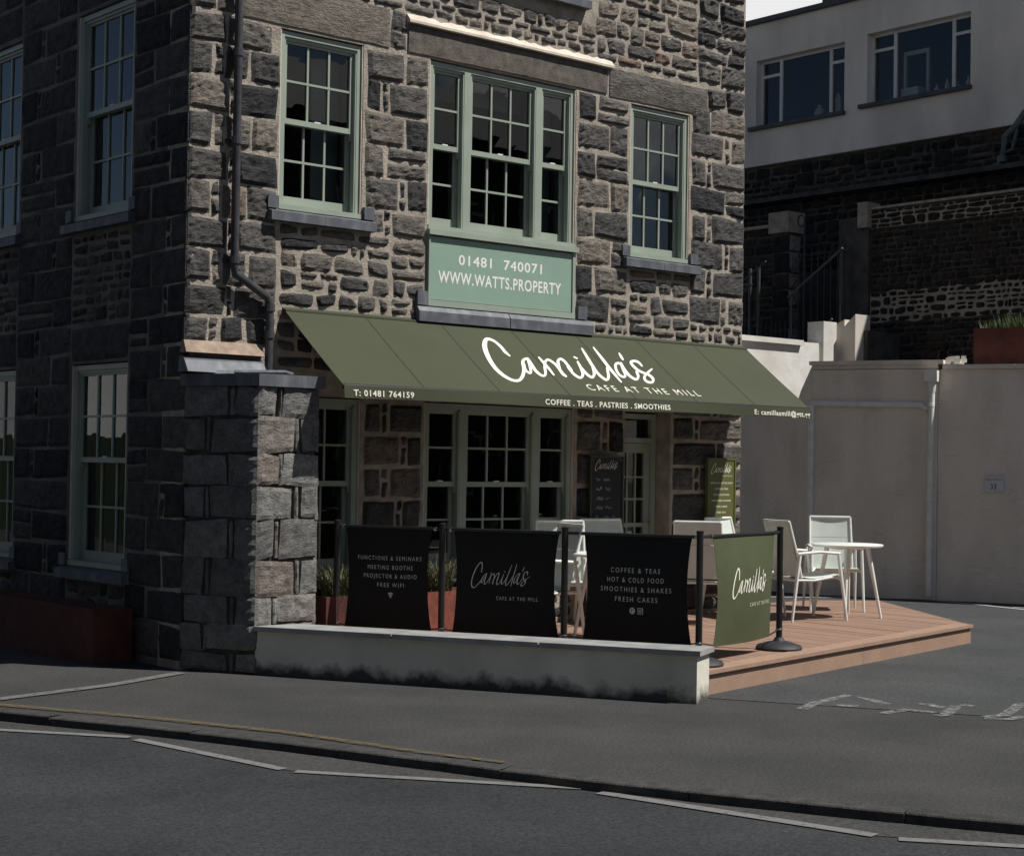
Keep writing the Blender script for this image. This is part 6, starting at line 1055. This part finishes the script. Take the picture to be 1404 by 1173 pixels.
SDd = thing('display_case', 'tall open display frame behind the right casement window', 'cabinet', (16.5, 5.0, 7.76))
for (a, b) in ((4.75, 4.80), (5.20, 5.25)): mb = MB(); mb.bx(16.45, 16.5, a, b, 7.765, 8.62); obj('upright', mb, 'opp_white', SDd)
mb = MB(); mb.bx(16.45, 16.5, 4.80, 5.20, 8.55, 8.62); obj('top_bar', mb, 'opp_white', SDd)
for q, (y, h) in enumerate(((4.45, .16), (4.25, .22), (4.05, .14), (3.85, .20))):
    b_ = thing('bottle', ['squat bottle nearest the pale box in the right casement window', 'tall bottle second from the pale box on the window sill', 'short bottle third from the pale box on the window sill', 'slim bottle by the right jamb of the casement window'][q], 'bottle', (16.25, y, 7.765), 0, 'bottles on the casement sill'); mb = MB(); mb.lathe((16.25, y, 7.765), [(.035, 0), (.04, .02), (.04, h * .6), (.015, h * .8), (.015, h)], 12); obj('bottle_body', mb, 'opp_white', b_, smooth=True)
FPp = thing('wall_pipe', 'grey green soil pipe bending down the dark base of the far building', 'drainpipe', (15.8, 2.9, 6.4))
mb = MB(); mb.tube([(15.85, 2.55, 7.15), (15.85, 2.72, 6.95), (15.85, 2.92, 6.80), (15.85, 2.96, 6.45)], .055, 10); obj('pipe', mb, 'copper_pipe', FPp, smooth=True); mb = MB(); mb.tube([(15.85, 2.70, 6.9), (15.85, 2.78, 6.6), (15.85, 2.98, 6.55)], .025, 8); obj('side_pipe', mb, 'copper_pipe', FPp, smooth=True)
mb = MB(); mb.tube([(15.85, 2.96, 6.52), (15.85, 2.96, 6.42)], .075, 10); mb.tube([(15.85, 2.96, 6.40), (15.85, 3.12, 6.36)], .05, 10); obj('pipe_joint', mb, 'copper_pipe', FPp, smooth=True)
BG = thing('rear_building', 'plain grey block rising behind the roof edge of the rendered building', 'building', (26, 8, 2.46)); mb = MB(); mb.bx(24, 30, 0, 13.1, 2.4, 14.5); obj('wall', mb, 'tile_grey', BG)
# ------------------------------------------------------------------ houses across the road, seen in the panes; dark ones added to block sky
def house(label, o, a, b, h, m, nwin, rows, roof=1.4):
    o = Vector(o); a = Vector(a); b = Vector(b); t = thing('house', label, 'house', tuple(o + a / 2 + b / 2), 0, 'houses across the road'); F = Frame(o, a, -b if True else b); L = a.length
    mb = MB(); mb.box(o, a, b, Vector((0, 0, h))); obj('wall', mb, m, t)
    mb = MB(); z = Vector((0, 0, h)); mb.prism([o + z - b * .03, o + z + b * 1.03, o + z + b * .5 + Vector((0, 0, roof))], a); obj('roof', mb, 'tile_grey', t)
    for j in range(rows):
        for i in range(nwin):
            u = L * (i + .5) / nwin; z0 = .9 + j * 2.8
            mb = MB(); fbox(F, mb, u - .5, u + .5, z0, z0 + 1.5, -.002, .03); w = obj('window', mb, 'upvc', t)
            mb = MB(); fbox(F, mb, u - .43, u + .43, z0 + .07, z0 + 1.43, .03, .036); obj('pane', mb, 'chalk', w)
    return t
house('white rendered house across the road far to the left', (-11.5, 27, 0), (-2, 12, 0), (-6, -1.0, 0), 6.2, 'opp_white', 4, 2)
house('dark terraced house added to block sky, across the road beside the white one', (-13.6, 8.0, 0), (-.5, 17.5, 0), (-7, -.2, 0), 7.4, 'opp_dark', 6, 2, .8)
mb = MB(); mb.bx(-9.6, -8.9, 15, 30, 0, 2.1); tag(obj('hedge', mb, 'bush'), 'clipped dark hedge in front of the white house', 'hedge')
house('dark house across the road facing the cafe', (2.0, -21.5, 0), (22, 2, 0), (.7, -7, 0), 9.6, 'opp_dark', 7, 3, 2.2)
house('dark terraced house added to block sky, across the road behind the photographer', (-13.5, -12, 0), (-.6, 19.5, 0), (-7, -.4, 0), 9.8, 'opp_dark', 6, 3, 2.0)
house('grey house added to block sky, at the far end of the road to the right', (-12.5, -22, 0), (13, -.5, 0), (.3, -7, 0), 9.6, 'opp_dark', 4, 3, 2.0)
